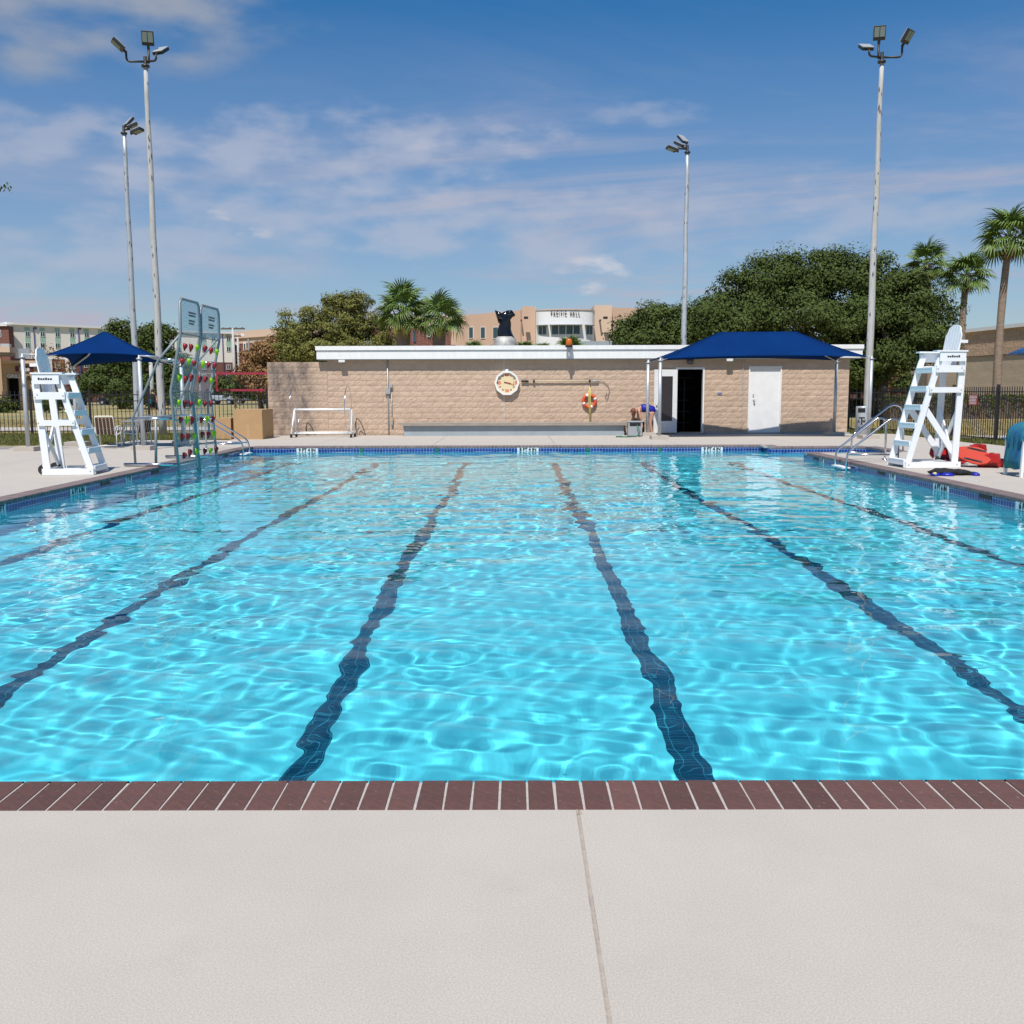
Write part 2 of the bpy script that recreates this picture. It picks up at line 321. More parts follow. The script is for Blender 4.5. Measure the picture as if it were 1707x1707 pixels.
# ---------------------------------------------------------------- mesh building
class B:
    def __init__(s):
        s.v = []; s.f = []

    def add(s, vs, fs):
        n = len(s.v); s.v += [tuple(p) for p in vs]; s.f += [tuple(i + n for i in f) for f in fs]
        return s

    def box(s, x0, x1, y0, y1, z0, z1):
        if x0 > x1: x0, x1 = x1, x0
        if y0 > y1: y0, y1 = y1, y0
        if z0 > z1: z0, z1 = z1, z0
        vs = [(x, y, z) for x in (x0, x1) for y in (y0, y1) for z in (z0, z1)]
        return s.add(vs, [(0, 1, 3, 2), (4, 6, 7, 5), (0, 4, 5, 1), (2, 3, 7, 6), (0, 2, 6, 4), (1, 5, 7, 3)])

    def beam(s, a, b, w, h, side=(0, 1, 0)):
        """board from a to b: w across the direction `side`, h across the other"""
        a = Vector(a); b = Vector(b); d = (b - a).normalized(); sd = Vector(side)
        sd = (sd - d * sd.dot(d)).normalized(); up = d.cross(sd)
        vs = []
        for p in (a, b):
            for i, j in ((-1, -1), (1, -1), (1, 1), (-1, 1)):
                vs.append(p + sd * (w / 2 * i) + up * (h / 2 * j))
        return s.add(vs, [(3, 2, 1, 0), (4, 5, 6, 7), (0, 1, 5, 4), (1, 2, 6, 5), (2, 3, 7, 6), (3, 0, 4, 7)])

    def tube(s, pts, r, n=8, r2=None, closed=False):
        pts = [Vector(p) for p in pts]; m = len(pts)
        rs = [r] * m if r2 is None else [r + (r2 - r) * i / (m - 1) for i in range(m)]
        if isinstance(r, (list, tuple)): rs = list(r)
        base = len(s.v); prev = None
        for i, p in enumerate(pts):
            if closed:
                d = (pts[(i + 1) % m] - pts[i - 1]).normalized()
            else:
                d = ((pts[i + 1] if i < m - 1 else p) - (pts[i - 1] if i else p)).normalized()
            if prev is None:
                ref = Vector((0, 0, 1)) if abs(d.z) < 0.9 else Vector((1, 0, 0))
                u = d.cross(ref).normalized()
            else:
                u = (prev - d * prev.dot(d)).normalized()
            prev = u; w = d.cross(u)
            for k in range(n):
                a = 2 * math.pi * k / n
                s.v.append(tuple(p + (u * math.cos(a) + w * math.sin(a)) * rs[i]))
        for i in range(m if closed else m - 1):
            j = (i + 1) % m
            for k in range(n):
                s.f.append((base + i * n + k, base + i * n + (k + 1) % n, base + j * n + (k + 1) % n, base + j * n + k))
        if not closed:
            s.f.append(tuple(base + k for k in reversed(range(n)))); s.f.append(tuple(base + (m - 1) * n + k for k in range(n)))
        return s

    def prism(s, poly, depth, mtx=None):
        """2d polygon (x, z) extruded along +y by depth, then mtx"""
        n = len(poly); vs = [Vector((x, 0, z)) for x, z in poly] + [Vector((x, depth, z)) for x, z in poly]
        if mtx is not None: vs = [mtx @ p for p in vs]
        fs = [tuple(range(n)), tuple(range(2 * n - 1, n - 1, -1))] + [(i + n, (i + 1) % n + n, (i + 1) % n, i) for i in range(n)]
        return s.add(vs, fs)

    def lathe(s, prof, n=16, o=(0, 0, 0)):
        base = len(s.v)
        for r, z in prof:
            for k in range(n):
                a = 2 * math.pi * k / n; s.v.append((o[0] + r * math.cos(a), o[1] + r * math.sin(a), o[2] + z))
        for i in range(len(prof) - 1):
            for k in range(n):
                s.f.append((base + i * n + k, base + i * n + (k + 1) % n, base + (i + 1) * n + (k + 1) % n, base + (i + 1) * n + k))
        s.f.append(tuple(base + k for k in reversed(range(n)))); s.f.append(tuple(base + (len(prof) - 1) * n + k for k in range(n)))
        return s

    def mesh(s, name, m, smooth=False):
        me = bpy.data.meshes.new(name); me.from_pydata(s.v, [], s.f)
        if m is not None: me.materials.append(m)
        if smooth: me.polygons.foreach_set('use_smooth', [True] * len(me.polygons))
        return me

    def obj(s, name, m, parent=None, smooth=False, loc=None):
        return place(name, s.mesh(name, m, smooth), parent, loc)


def place(name, me, parent=None, loc=None, rotz=None, scale=None):
    o = bpy.data.objects.new(name, me); C.objects.link(o)
    if parent is not None: o.parent = parent
    if loc is not None: o.location = loc
    if rotz is not None: o.rotation_euler = (0, 0, rotz)
    if scale is not None: o.scale = scale
    return o


def tag(o, label=None, cat=None, group=None, kind=None):
    if label: o['label'] = label
    if cat: o['category'] = cat
    if group: o['group'] = group
    if kind: o['kind'] = kind
    return o


def thing(name, label, cat, loc=(0, 0, 0), rotz=0, group=None):
    o = bpy.data.objects.new(name, None); C.objects.link(o); o.location = loc; o.rotation_euler = (0, 0, rotz)
    o.empty_display_size = 0.2
    return tag(o, label, cat, group)


def copy_tree(o, label, loc=None, rotz=None):
    def rec(src, par):
        c = src.copy(); C.objects.link(c)
        if par is not None: c.parent = par
        for ch in kids.get(src.name, []): rec(ch, c)
        return c
    kids = {}
    for q in bpy.data.objects:
        if q.parent is not None: kids.setdefault(q.parent.name, []).append(q)
    c = rec(o, None); c['label'] = label
    if loc is not None: c.location = loc
    if rotz is not None: c.rotation_euler = (0, 0, rotz)
    return c


def text(name, body, size, m, parent, mtx, extrude=0.002, bold=0.0, align='CENTER'):
    cu = bpy.data.curves.new(name, 'FONT'); cu.body = body; cu.size = size; cu.extrude = extrude; cu.offset = bold
    cu.align_x = align; cu.align_y = 'CENTER'; cu.resolution_u = 3
    tmp = bpy.data.objects.new(name + '_tmp', cu); C.objects.link(tmp)
    bpy.context.view_layer.update()
    me = bpy.data.meshes.new_from_object(tmp.evaluated_get(bpy.context.evaluated_depsgraph_get()))
    bpy.data.objects.remove(tmp)
    me.materials.clear(); me.materials.append(m); me.name = name
    o = bpy.data.objects.new(name, me); C.objects.link(o)
    if parent is not None: o.parent = parent
    o.matrix_local = mtx
    return o


def facing(loc, ang=0.0):
    """text that stands upright and faces -y (ang = 0), turned by ang about z"""
    return Matrix.Translation(loc) @ Matrix.Rotation(ang, 4, 'Z') @ Matrix.Rotation(R_(90), 4, 'X')

# ================================================================ the setting: ground, deck, pool
XL, XR, Y0, Y1 = -7.60, 7.45, 3.86, 28.40
AX0, AX1, AY0, AY1 = 7.20, 9.90, 25.20, 27.60        # the step alcove at the far right corner
CW = 0.295                                           # coping width
WZ = -0.17                                           # water level

gm = mat('dry_grass_ground', (0.40, 0.30, 0.135), 0.95, col2=(0.20, 0.20, 0.075), vscale=0.16, bump=0.6, bscale=6)
b_ = gm.node_tree.nodes['Principled BSDF']; src = b_.inputs['Base Color'].links[0].from_socket
gn = gm.node_tree.nodes.new('ShaderNodeTexNoise'); gn.inputs['Scale'].default_value = 1.7; gn.inputs['Detail'].default_value = 8; gn.inputs['Roughness'].default_value = 0.8
gmr = gm.node_tree.nodes.new('ShaderNodeMapRange'); gmr.inputs['From Min'].default_value = 0.3; gmr.inputs['From Max'].default_value = 0.7; gmr.inputs['To Min'].default_value = 0.7; gmr.inputs['To Max'].default_value = 1.25
gh = gm.node_tree.nodes.new('ShaderNodeHueSaturation')
gm.node_tree.links.new(gn.outputs['Fac'], gmr.inputs['Value']); gm.node_tree.links.new(gmr.outputs[0], gh.inputs['Value'])
gm.node_tree.links.new(src, gh.inputs['Color']); gm.node_tree.links.new(gh.outputs[0], b_.inputs['Base Color'])
g = B(); a, c, d, e = -8.3, 10.6, 3.2, 29.2; BIG = 1800
g.add([(-BIG, -BIG, 0), (BIG, -BIG, 0), (BIG, BIG, 0), (-BIG, BIG, 0), (a, d, 0), (c, d, 0), (c, e, 0), (a, e, 0)],
      [(0, 1, 5, 4), (1, 2, 6, 5), (2, 3, 7, 6), (3, 0, 4, 7)])
tag(g.obj('ground', gm, loc=(0, 0, -0.06)), kind='structure')

g = B()
for r in ((-19.5, XL - 0.02, -4, 28.7), (XL - 0.02, XR + 0.02, -4, Y0 - 0.02), (XR + 0.02, 13.7, -4, AY0 - 0.02), (AX1 + 0.02, 13.9, AY0 - 0.02, 28.7), (XR - 0.1, AX1 + 0.02, AY1 + 0.02, 28.7),
          (-12.4, -9.4, 28.7, 32.2), (XL - 1.8, XR - 0.1, Y1 + 0.02, 35.4), (XR - 0.1, 13.6, 28.7, 35.4)):
    g.box(r[0], r[1], r[2], r[3], -0.30, -0.055 if r[3] < Y0 else -0.05)
deck = tag(g.obj('pool_deck', M['mortar']), kind='structure')


def slab(x0, x1, y0, y1, gap=0.005):
    B().box(x0 + gap - (x0 + x1) / 2, x1 - gap - (x0 + x1) / 2, y0 + gap - (y0 + y1) / 2, y1 - gap - (y0 + y1) / 2, -0.048, 0).obj('concrete_slab', M['concrete'], deck, loc=((x0 + x1) / 2, (y0 + y1) / 2, 0))


yb = G(853, 1350).y                                  # deck edge of the near coping
JX = G(990, 1530).x                                  # the expansion joint in front of the camera
for x0, x1 in ((-14.5, -8.4), (-8.4, JX - 0.006), (JX + 0.006, 8.3), (8.3, 13.6)):
    slab(x0, x1, -4, yb, 0.001)
rows = [yb, 7.2, 10.8, 14.4, 18.0, 21.6, AY0 - CW]
for y0, y1 in zip(rows[:-1], rows[1:]):
    for x0, x1 in ((-19.5, -15.4), (-15.4, -11.4), (-11.4, XL - CW)): slab(x0, x1, y0, y1)
    for x0, x1 in ((XR + CW, 10.7), (10.7, 13.6)): slab(x0, x1, y0, y1)
for x0, x1 in ((-19.5, -15.4), (-15.4, -11.4), (-11.4, XL - CW)): slab(x0, x1, AY0 - CW, 28.7)
slab(AX1 + CW, 13.8, AY0 - CW, AY1 + CW); slab(XR + 0.05, 10.7, AY1 + CW, 28.7); slab(10.7, 13.8, AY1 + CW, 28.7)
slab(-12.4, -9.4, 28.7, 32.2)
xs = [-9.4, -6.0, -2.4, 1.2, 4.8, 8.4, 11.2, 13.6]
for x0, x1 in zip(xs[:-1], xs[1:]):
    for y0, y1 in ((Y1 + CW, 31.9), (31.9, 35.35)): slab(x0, x1, y0, y1)
# sealant bead in the expansion joint
g = B(); n = 60; ys = np.linspace(-4, yb + 0.004, n)
for i in range(n - 1):
    w0, w1 = 0.0062 + 0.0012 * rng.random(), 0.0052
    g.add([(JX - w0, ys[i], -0.0015), (JX, ys[i], -0.004), (JX + w0, ys[i], -0.0015), (JX - w0, ys[i + 1], -0.0015), (JX, ys[i + 1], -0.004), (JX + w0, ys[i + 1], -0.0015)], [(0, 1, 4, 3), (1, 2, 5, 4)])
g.obj('joint_sealant', M['sealant'], deck)
g = B()
for k in range(7): g.box(JX - 0.012 + 0.024 * rng.random(), JX - 0.006 + 0.024 * rng.random(), yb - 0.045 + 0.04 * rng.random(), yb - 0.038 + 0.04 * rng.random(), 0, 0.002)
g.obj('sealant_crumb', M['sealant'], deck)

# coping bricks
cop = B().box(XL - CW, XR + CW, yb, Y0, -0.052, -0.0035).box(XL - CW, XL, Y0, Y1 + CW, -0.052, -0.0035).box(XR, XR + CW, Y0, AY0, -0.052, -0.0035) \
    .box(XL, AX0, Y1, Y1 + CW, -0.052, -0.0035).box(XR + CW, AX1 + CW, AY0 - CW, AY0, -0.052, -0.0035).box(AX1, AX1 + CW, AY0, AY1, -0.052, -0.0035).box(AX0, AX1 + CW, AY1, AY1 + CW, -0.052, -0.0035) \
    .box(AX0 - CW + 0.2, AX0, AY1 + CW, Y1 + CW, -0.052, -0.0035)
cop = tag(cop.obj('coping', M['mortar']), kind='structure')
ye = G(853, 1299).y
BP = 0.1093


def brick_mesh(l, w, seed, h=0.06, rnd=0.012):
    r = random.Random(seed); g = B(); j = lambda a: (r.random() - 0.5) * a
    prof = [(-l / 2, -h), (-l / 2, -0.002), (-l / 2 + 0.004, 0.0), (l / 2 - rnd, 0.0), (l / 2 - rnd * 0.3, -rnd * 0.3), (l / 2, -rnd), (l / 2, -h)]
    jl, jr = j(0.003), j(0.003)
    vs = [(-w / 2 + (jl if k % 2 else -jl), y, z) for k, (y, z) in enumerate(prof)] + [(w / 2 + (jr if k % 3 else -jr), y, z) for k, (y, z) in enumerate(prof)]
    m = len(prof)
    fs = [tuple(range(m)), tuple(range(2 * m - 1, m - 1, -1))] + [(i + m, (i + 1) % m + m, (i + 1) % m, i) for i in range(m)]
    return g.add(vs, fs)


bms = [brick_mesh(ye - yb - 0.004, BP - 0.0095 - 0.0012 * (i % 3), i).mesh('brick', M['brick']) for i in range(6)]
for k in range(-69, 69):
    x = -0.062 + BP * (k + 0.5)
    if x < XL - CW or x > XR + CW: continue
    place('brick', bms[random.randrange(6)], cop, (x + random.uniform(-0.001, 0.001), (ye + yb) / 2, random.uniform(-0.0005, 0.001)), rotz=random.uniform(-0.006, 0.006))
g = B()


def brick_run(x0, y0, x1, y1, nx_, ny_):
    """bricks side by side from (x0,y0) to (x1,y1) along the pool edge; (nx_,ny_) points over the water"""
    Lr = math.hypot(x1 - x0, y1 - y0); n = max(1, int(Lr / BP)); t = Vector((x1 - x0, y1 - y0, 0)) / Lr; nn = Vector((nx_, ny_, 0))
    for i in range(n):
        c_ = Vector((x0, y0, 0)) + t * (Lr * (i + 0.5) / n) - nn * (CW / 2 - 0.012)
        w = Lr / n - 0.010; l = CW; hj = random.uniform(-0.001, 0.0015)
        prof = [(-l / 2, -0.06), (-l / 2, 0.0), (l / 2 - 0.014, 0.0), (l / 2 - 0.003, -0.005), (l / 2, -0.016), (l / 2, -0.06)]
        vs = [c_ - t * (w / 2) + nn * a + Vector((0, 0, z + hj)) for a, z in prof] + [c_ + t * (w / 2) + nn * a + Vector((0, 0, z + hj)) for a, z in prof]
        g.add(vs, [tuple(range(6)), tuple(range(11, 5, -1))] + [(q + 6, (q + 1) % 6 + 6, (q + 1) % 6, q) for q in range(6)])


brick_run(XL, Y0, XL, Y1, 1, 0); brick_run(XR, Y0, XR, AY0 - CW, -1, 0); brick_run(XL, Y1, AX0, Y1, 0, -1)
brick_run(XR, AY0, AX1, AY0, 0, 1); brick_run(AX1, AY0, AX1, AY1, -1, 0); brick_run(AX0, AY1, AX1, AY1, 0, -1); brick_run(AX0, AY1 + CW, AX0, Y1, -1, 0)
tag(g.obj('edge_bricks', M['brick_side'], cop), kind='stuff')

# pool shell


def depth(y): return -float(np.interp(y, [3.8, 15, 21, 30], [1.55, 2.05, 2.80, 2.90]))


g = B(); ysn = [Y0, 8, 12, 15, 18, 21, 25, Y1]
vs = [(x, y, depth(y)) for y in ysn for x in (XL, XR)]
g.add(vs, [(2 * i, 2 * i + 1, 2 * i + 3, 2 * i + 2) for i in range(len(ysn) - 1)])


def wall(x0, y0, x1, y1, z0=-3.0, z1=-0.052): g.add([(x0, y0, z0), (x1, y1, z0), (x1, y1, z1), (x0, y0, z1)], [(0, 1, 2, 3)])


wall(XL, Y0, XR, Y0); wall(XL, Y0, XL, Y1); wall(XL, Y1, AX0, Y1); wall(XR, Y0, XR, AY0); wall(AX0, AY1, AX0, Y1); wall(XR, AY0, XR, AY1, -3, -1.0)
wall(XR, AY0, AX1, AY0, -1.0); wall(AX1, AY0, AX1, AY1, -1.0); wall(AX0, AY1, AX1, AY1, -3.0)
g.add([(XR, AY0, -1.0), (AX1, AY0, -1.0), (AX1, AY1, -1.0), (XR, AY1, -1.0)], [(0, 1, 2, 3)])
g.add([(XR, Y1, -3), (AX0, AY1, -3), (XR, AY1, -3)], [(0, 1, 2)])
shell = tag(g.obj('pool_shell', M['plaster']), kind='structure')
shell.cycles.is_caustics_receiver = True
g = B(); e = 0.006; zt, zb = -0.058, -0.36
g.box(XL, XR, Y0, Y0 + e, zb, zt).box(XL, XL + e, Y0 + e, Y1 - e, zb, zt).box(XL, AX0, Y1 - e, Y1, zb, zt).box(XR - e, XR, Y0 + e, AY0, zb, zt)
g.box(AX0 - e, AX0, AY1, Y1 - e, zb, zt).box(AX0, AX1, AY1 - e, AY1, zb, zt).box(AX1 - e, AX1, AY0 + e, AY1 - e, zb, zt).box(XR, AX1 - e, AY0, AY0 + e, zb, zt)
band = g.obj('waterline_tiles', M['band'], shell); band.cycles.is_caustics_receiver = True
LC = -0.13
for k in range(6):
    x = LC + 2.44 * (k - 2.5); g = B(); ys = [4.0, 8, 12, 15, 18, 21, 25, 26.9]
    g.add([(xx, y, depth(y) + 0.005) for y in ys for xx in (x - 0.088, x + 0.088)], [(2 * i, 2 * i + 1, 2 * i + 3, 2 * i + 2) for i in range(len(ys) - 1)])
    g.add([(x - 0.45, 26.9, depth(26.9) + 0.005), (x + 0.45, 26.9, depth(26.9) + 0.005), (x + 0.45, 27.15, depth(27.1) + 0.005), (x - 0.45, 27.15, depth(27.1) + 0.005)], [(0, 1, 2, 3)])
    o = g.obj('lane_line', M['lane'], shell); o.cycles.is_caustics_receiver = True
o = B().add([(XL, 14.2, depth(14.2) + 0.008), (XR, 14.2, depth(14.2) + 0.008), (XR, 14.24, depth(14.24) + 0.008), (XL, 14.24, depth(14.24) + 0.008)], [(0, 1, 2, 3)]).obj('cross_line', M['lane'], shell)
o.cycles.is_caustics_receiver = True


def edge_y(px, side):                 # where the photo's column px meets the long edge
    x = XL if side < 0 else XR
    return x * FOC / (px - 858.0)


def marker(loc, ang, s, w):
    t = B().box(-w / 2, w / 2, -0.004, 0.0, -0.055, 0.055).obj('depth_marker', M['marker'], shell); t.location = loc; t.rotation_euler = (0, 0, ang)
    text('marker_lettering', s, 0.125, M['ink'], t, facing((0, -0.007, -0.002)), 0.001, 0.006)


for px, s in ((512, '9 FT 4 IN'), (880, '8 FT 4 IN'), (1187, '9 FT 4 IN')):
    p = P(px, 745, Y1); marker((p.x, Y1 - e - 0.002, -0.114), 0, s, 0.62)
for px, s, w in ((125, '6 FT 6 IN', 0.62), (211, '7 FT', 0.3), (-8, '6 FT', 0.3)): marker((XL + e + 0.002, edge_y(px, -1), -0.114), R_(90), s, w)
for px, s, w in ((1371, '8 FT', 0.3), (1490, '7 FT', 0.3), (1572, '6 FT 6 IN', 0.62), (1712, '6 FT', 0.45)): marker((XR - e - 0.002, edge_y(px, 1), -0.114), R_(-90), s, w)
M['fadedwhite'] = mat('faded_white_paint', (0.64, 0.62, 0.59), 0.8)
for px, py, a_ in ((104, 806, 90), (1618, 800, -90)):
    p = G(px, py); text('deck_lettering', '6 FT 6 IN', 0.13, M['fadedwhite'], deck, Matrix.Translation((p.x, p.y, 0.002)) @ Matrix.Rotation(R_(a_), 4, 'Z'), 0.0005, 0.004)
for px, sd in ((172, -1), (256, -1), (376, -1), (1361, 1), (1471, 1), (1647, 1)):
    y = edge_y(px, sd); x = (XL + e) if sd < 0 else (XR - e)
    B().box(x, x - sd * 0.01, y - 0.2, y + 0.2, -0.125, -0.065).obj('overflow_slot', M['black'], shell)
for px in (602, 728, 980, 1100):
    p = P(px, 745, Y1); B().box(p.x - 0.05, p.x + 0.05, Y1 - e - 0.008, Y1 - e, -0.16, -0.07).obj('return_fitting', M['greenhose'], shell)

# water
nx, ny = 470, 700
xs_ = np.linspace(XL - 0.005, XR + 0.005, nx); t = np.linspace(0, 1, ny); ys_ = Y0 - 0.005 + (Y1 - Y0 + 0.01) * (t * 0.42 + 0.58 * t ** 2.0)


def waves(X, Y):
    r = np.random.default_rng(5); Z = np.zeros_like(X)
    env = 0.75 + 0.35 * np.sin(X * 0.61 + 1.3 + 0.5 * np.sin(Y * 0.4)) * np.sin(Y * 0.47 + 0.6)
    for k in range(150):
        lam = math.exp(r.uniform(math.log(0.15), math.log(1.7))); th = r.uniform(0, 2 * math.pi)
        am = 0.00124 * lam ** 1.02 * r.uniform(0.4, 1.0)
        kx, ky = 2 * math.pi / lam * math.cos(th), 2 * math.pi / lam * math.sin(th)
        ph = r.uniform(0, 6.28) + 0.8 * np.sin(X * 0.7 + k) + 0.8 * np.sin(Y * 0.5 + 2 * k)
        Z += am * np.sin(kx * X + ky * Y + ph) * env
    for cx0, cy0, am, rad, lam in ((G(990, 1190, WZ).x, G(990, 1190, WZ).y, 0.0004, 0.42, 0.11), (G(700, 1035, WZ).x, G(700, 1035, WZ).y, 0.0005, 0.5, 0.14)):
        rr = np.hypot(X - cx0, (Y - cy0)); Z += am * np.cos(2 * math.pi * rr / lam + 1.5 * np.sin(3 * X + 5 * Y)) * np.exp(-(rr / rad) ** 2) * np.clip(rr / 0.12, 0, 1)
    return Z + WZ


def grid(xa, ya):
    X, Y = np.meshgrid(xa, ya); Z = waves(X, Y); n_, m_ = X.shape[1], X.shape[0]
    i = np.arange(n_ * m_).reshape(m_, n_)
    return np.stack([X, Y, Z], -1).reshape(-1, 3), np.stack([i[:-1, :-1], i[:-1, 1:], i[1:, 1:], i[1:, :-1]], -1).reshape(-1, 4)


v1, f1 = grid(xs_, ys_); v2, f2 = grid(np.linspace(XR + 0.006, AX1 + 0.004, 50), np.linspace(AY0 - 0.004, AY1 + 0.004, 45))
V = np.concatenate([v1, v2]).astype(np.float32); F = np.concatenate([f1, f2 + len(v1)]).astype(np.int32)
me = bpy.data.meshes.new('water'); me.vertices.add(len(V)); me.vertices.foreach_set('co', V.ravel())
me.loops.add(F.size); me.loops.foreach_set('vertex_index', F.ravel()); me.polygons.add(len(F))
me.polygons.foreach_set('loop_start', np.arange(0, F.size, 4, dtype=np.int32)); me.polygons.foreach_set('use_smooth', np.ones(len(F), bool)); me.update(calc_edges=True)
wm = bpy.data.materials.new('pool_water'); wm.use_nodes = True; pb = wm.node_tree.nodes['Principled BSDF']
pb.inputs['Transmission Weight'].default_value = 1; pb.inputs['Roughness'].default_value = 0; pb.inputs['IOR'].default_value = 1.33; pb.inputs['Base Color'].default_value = (0.44, 0.96, 1.0, 1)
me.materials.append(wm)
water = place('water', me); tag(water, kind='structure'); water.cycles.is_caustics_caster = True

# path, sidewalk, far road
for nm, r, m_ in (('path', (-60, -11.5, 41.0, 45.5), M['concrete']), ('sidewalk', (14.9, 70, 33.2, 34.8), M['concrete']), ('road', (-220, -22, 118, 128), mat('asphalt', (0.06, 0.06, 0.062), 0.9, var=0.15, vscale=0.3))):
    tag(B().box(*r, -0.1, -0.045).obj(nm, m_), kind='structure')


# ================================================================ bathhouse
YB = 35.5
PM = 46.0
bx0 = P(546.5, 650, YB).x; bx1 = P(1414.5, 650, YB).x
ztop = P(990, 598, YB - 0.26).z
bath = thing('bathhouse', 'low pool building of tan split face block with white flat roof and two white doors', 'building', ((bx0 + bx1) / 2, YB, 0))
OX = (bx0 + bx1) / 2
bl = [B() for _ in range(8)]


def block_geo(seed, w=0.40, h=0.2, d=0.09, rough=0.012):
    r = random.Random(seed); g = B(); nx_, nz_ = 5, 3; w2, h2 = w / 2 - 0.0035, h / 2 - 0.003
    for j in range(nz_ + 1):
        for i in range(nx_ + 1):
            ed = i in (0, nx_) or j in (0, nz_)
            y = -0.009 - r.random() * 0.006 if ed else -0.012 - r.random() * rough
            g.v.append((-w2 + 2 * w2 * i / nx_, y, -h2 + 2 * h2 * j / nz_))
    for j in range(nz_):
        for i in range(nx_):
            q = j * (nx_ + 1) + i; g.f.append((q, q + 1, q + nx_ + 2, q + nx_ + 1))
    ring = [(0, 0), (nx_, 0), (nx_, nz_), (0, nz_)]; bs = len(g.v)
    for x, z in ((-w2, -h2), (w2, -h2), (w2, h2), (-w2, h2)): g.v.append((x, d, z))
    idx = [j * (nx_ + 1) + i for i, j in ring]
    for k in range(4): g.f.append((idx[k], bs + k, bs + (k + 1) % 4, idx[(k + 1) % 4]))
    return g


CH, BL = 0.2, 0.40
variants = [block_geo(i) for i in range(10)]
vmesh = [v.mesh('block', M['stone']) for v in variants]
vmesh_st = [v.mesh('block', M['stone_stained']) for v in variants]
flat = B().box(-BL / 2 + 0.003, BL / 2 - 0.003, -0.012, 0.09, -CH / 2 + 0.003, CH / 2 - 0.003)
flatm = flat.mesh('block', M['smooth'])


def courses(x0, x1, z0, z1, holes, parent, ox, limit, meshes, smooth_top=0, rest_mat=None, prefer=None):
    """running bond of blocks on the plane y = 0 of parent; the first `limit` become objects, the rest one mesh"""
    cells = []; nrow = int(round((z1 - z0) / CH)); h = (z1 - z0) / nrow
    for j in range(nrow):
        za = z0 + j * h; zc = za + h / 2; cuts = [x0, x1]
        spans = [(x0, x1)]
        for hx0, hx1, hz0, hz1 in holes:
            if zc > hz0 and zc < hz1:
                spans = [q for s_ in spans for q in (((s_[0], min(s_[1], hx0)), (max(s_[0], hx1), s_[1])) if s_[0] < hx1 and s_[1] > hx0 else (s_,)) if q[1] - q[0] > 0.02]
        for sa, sb in spans:
            k = math.floor((sa - x0 - (BL / 2 if j % 2 else 0)) / BL)
            x = sa
            while x < sb - 0.01:
                nxt = x0 + (BL / 2 if j % 2 else 0) + (k + 1) * BL; k += 1
                if nxt <= x + 0.03: continue
                e_ = min(nxt, sb); cells.append((x, e_, za, h, j >= nrow - smooth_top)); x = e_
    order = sorted(range(len(cells)), key=lambda i: prefer(cells[i]) if prefer else i)
    rest = B()
    for rank, i in enumerate(order):
        xa, xb, za, h, sm = cells[i]; w = xb - xa; cx = (xa + xb) / 2 - ox; cz = za + h / 2
        r_ = random.randrange(10)
        if rank < limit:
            place('block', flatm if sm else meshes[r_], parent, (cx, 0, cz), scale=(w / BL, 1, h / CH))
        else:
            src_ = flat if sm else variants[r_]
            rest.add([(cx + x * w / BL, y, cz + z * h / CH) for x, y, z in src_.v], src_.f)
    if rest.v: tag(rest.obj('block_courses', rest_mat, parent), kind='stuff')


dO = (P(1129, 650, YB).x, P(1171.5, 650, YB).x, 0.05, P(1150, 615.5, YB).z)      # open doorway
dR = (P(1249.5, 650, YB).x, P(1300, 650, YB).x, 0.06, P(1270, 613.5, YB).z)     # shut door
holes = [(dO[0] - 0.05, dO[1] + 0.05, -1, dO[3] + 0.07), (dR[0] - 0.05, dR[1] + 0.05, -1, dR[3] + 0.07)]
zsm = ztop + 0.05
wl = B()
ZB = -0.02
wy0, wy1 = -0.002, 0.22
hs = sorted((h[0] - OX, h[1] - OX, h[3]) for h in holes); xa = bx0 - OX
for h0, h1, hz in hs:
    wl.box(xa, h0, wy0, wy1, ZB, zsm); wl.box(h0, h1, wy0, wy1, hz, zsm); xa = h1
wl.box(xa, bx1 - OX, wy0, wy1, ZB, zsm)
wl.box(bx0 - OX, bx0 - OX + 0.2, wy1, 8, ZB, zsm).box(bx1 - OX - 0.2, bx1 - OX, wy1, 8, ZB, zsm).box(bx0 - OX, bx1 - OX, 8, 8.2, ZB, zsm)
wl.obj('wall', M['joint'], bath)
courses(bx0, bx1, 0.0, zsm, holes, bath, OX, 300, vmesh, 2, M['stone_rest'], prefer=lambda c: (c[4], c[1] - c[0] < 0.35, abs(c[0] - 1.0)))
# interior of the open room
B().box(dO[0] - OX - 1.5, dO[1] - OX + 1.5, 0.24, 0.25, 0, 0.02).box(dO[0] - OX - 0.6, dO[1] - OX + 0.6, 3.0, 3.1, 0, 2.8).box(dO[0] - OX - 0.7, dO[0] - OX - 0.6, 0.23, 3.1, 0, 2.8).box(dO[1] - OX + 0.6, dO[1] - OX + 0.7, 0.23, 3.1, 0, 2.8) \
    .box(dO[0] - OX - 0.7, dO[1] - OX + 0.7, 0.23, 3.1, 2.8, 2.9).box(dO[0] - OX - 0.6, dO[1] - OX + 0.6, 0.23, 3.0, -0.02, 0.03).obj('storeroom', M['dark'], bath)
g = B(); xx = (dO[0] + dO[1]) / 2 - OX
for k in range(5): g.box(xx - 0.25, xx + 0.35, 1.6, 1.95, 0.35 + 0.42 * k, 0.37 + 0.42 * k)
g.box(xx + 0.05, xx + 0.08, 1.55, 1.6, 0, 2.0).obj('shelf', M['iron'], bath)
rx0 = P(527.5, 590, YB - 0.26).x; rx1 = P(1438, 590, YB - 0.26).x
zf0 = ztop; zf1 = P(990, 583.2, YB - 0.26).z; zf2 = P(990, 575.5, YB - 0.30).z
roof = B().box(rx0 - OX, rx1 - OX, -0.26, 8.6, zf0 + 0.012, zf1).obj('roof', M['white'], bath)
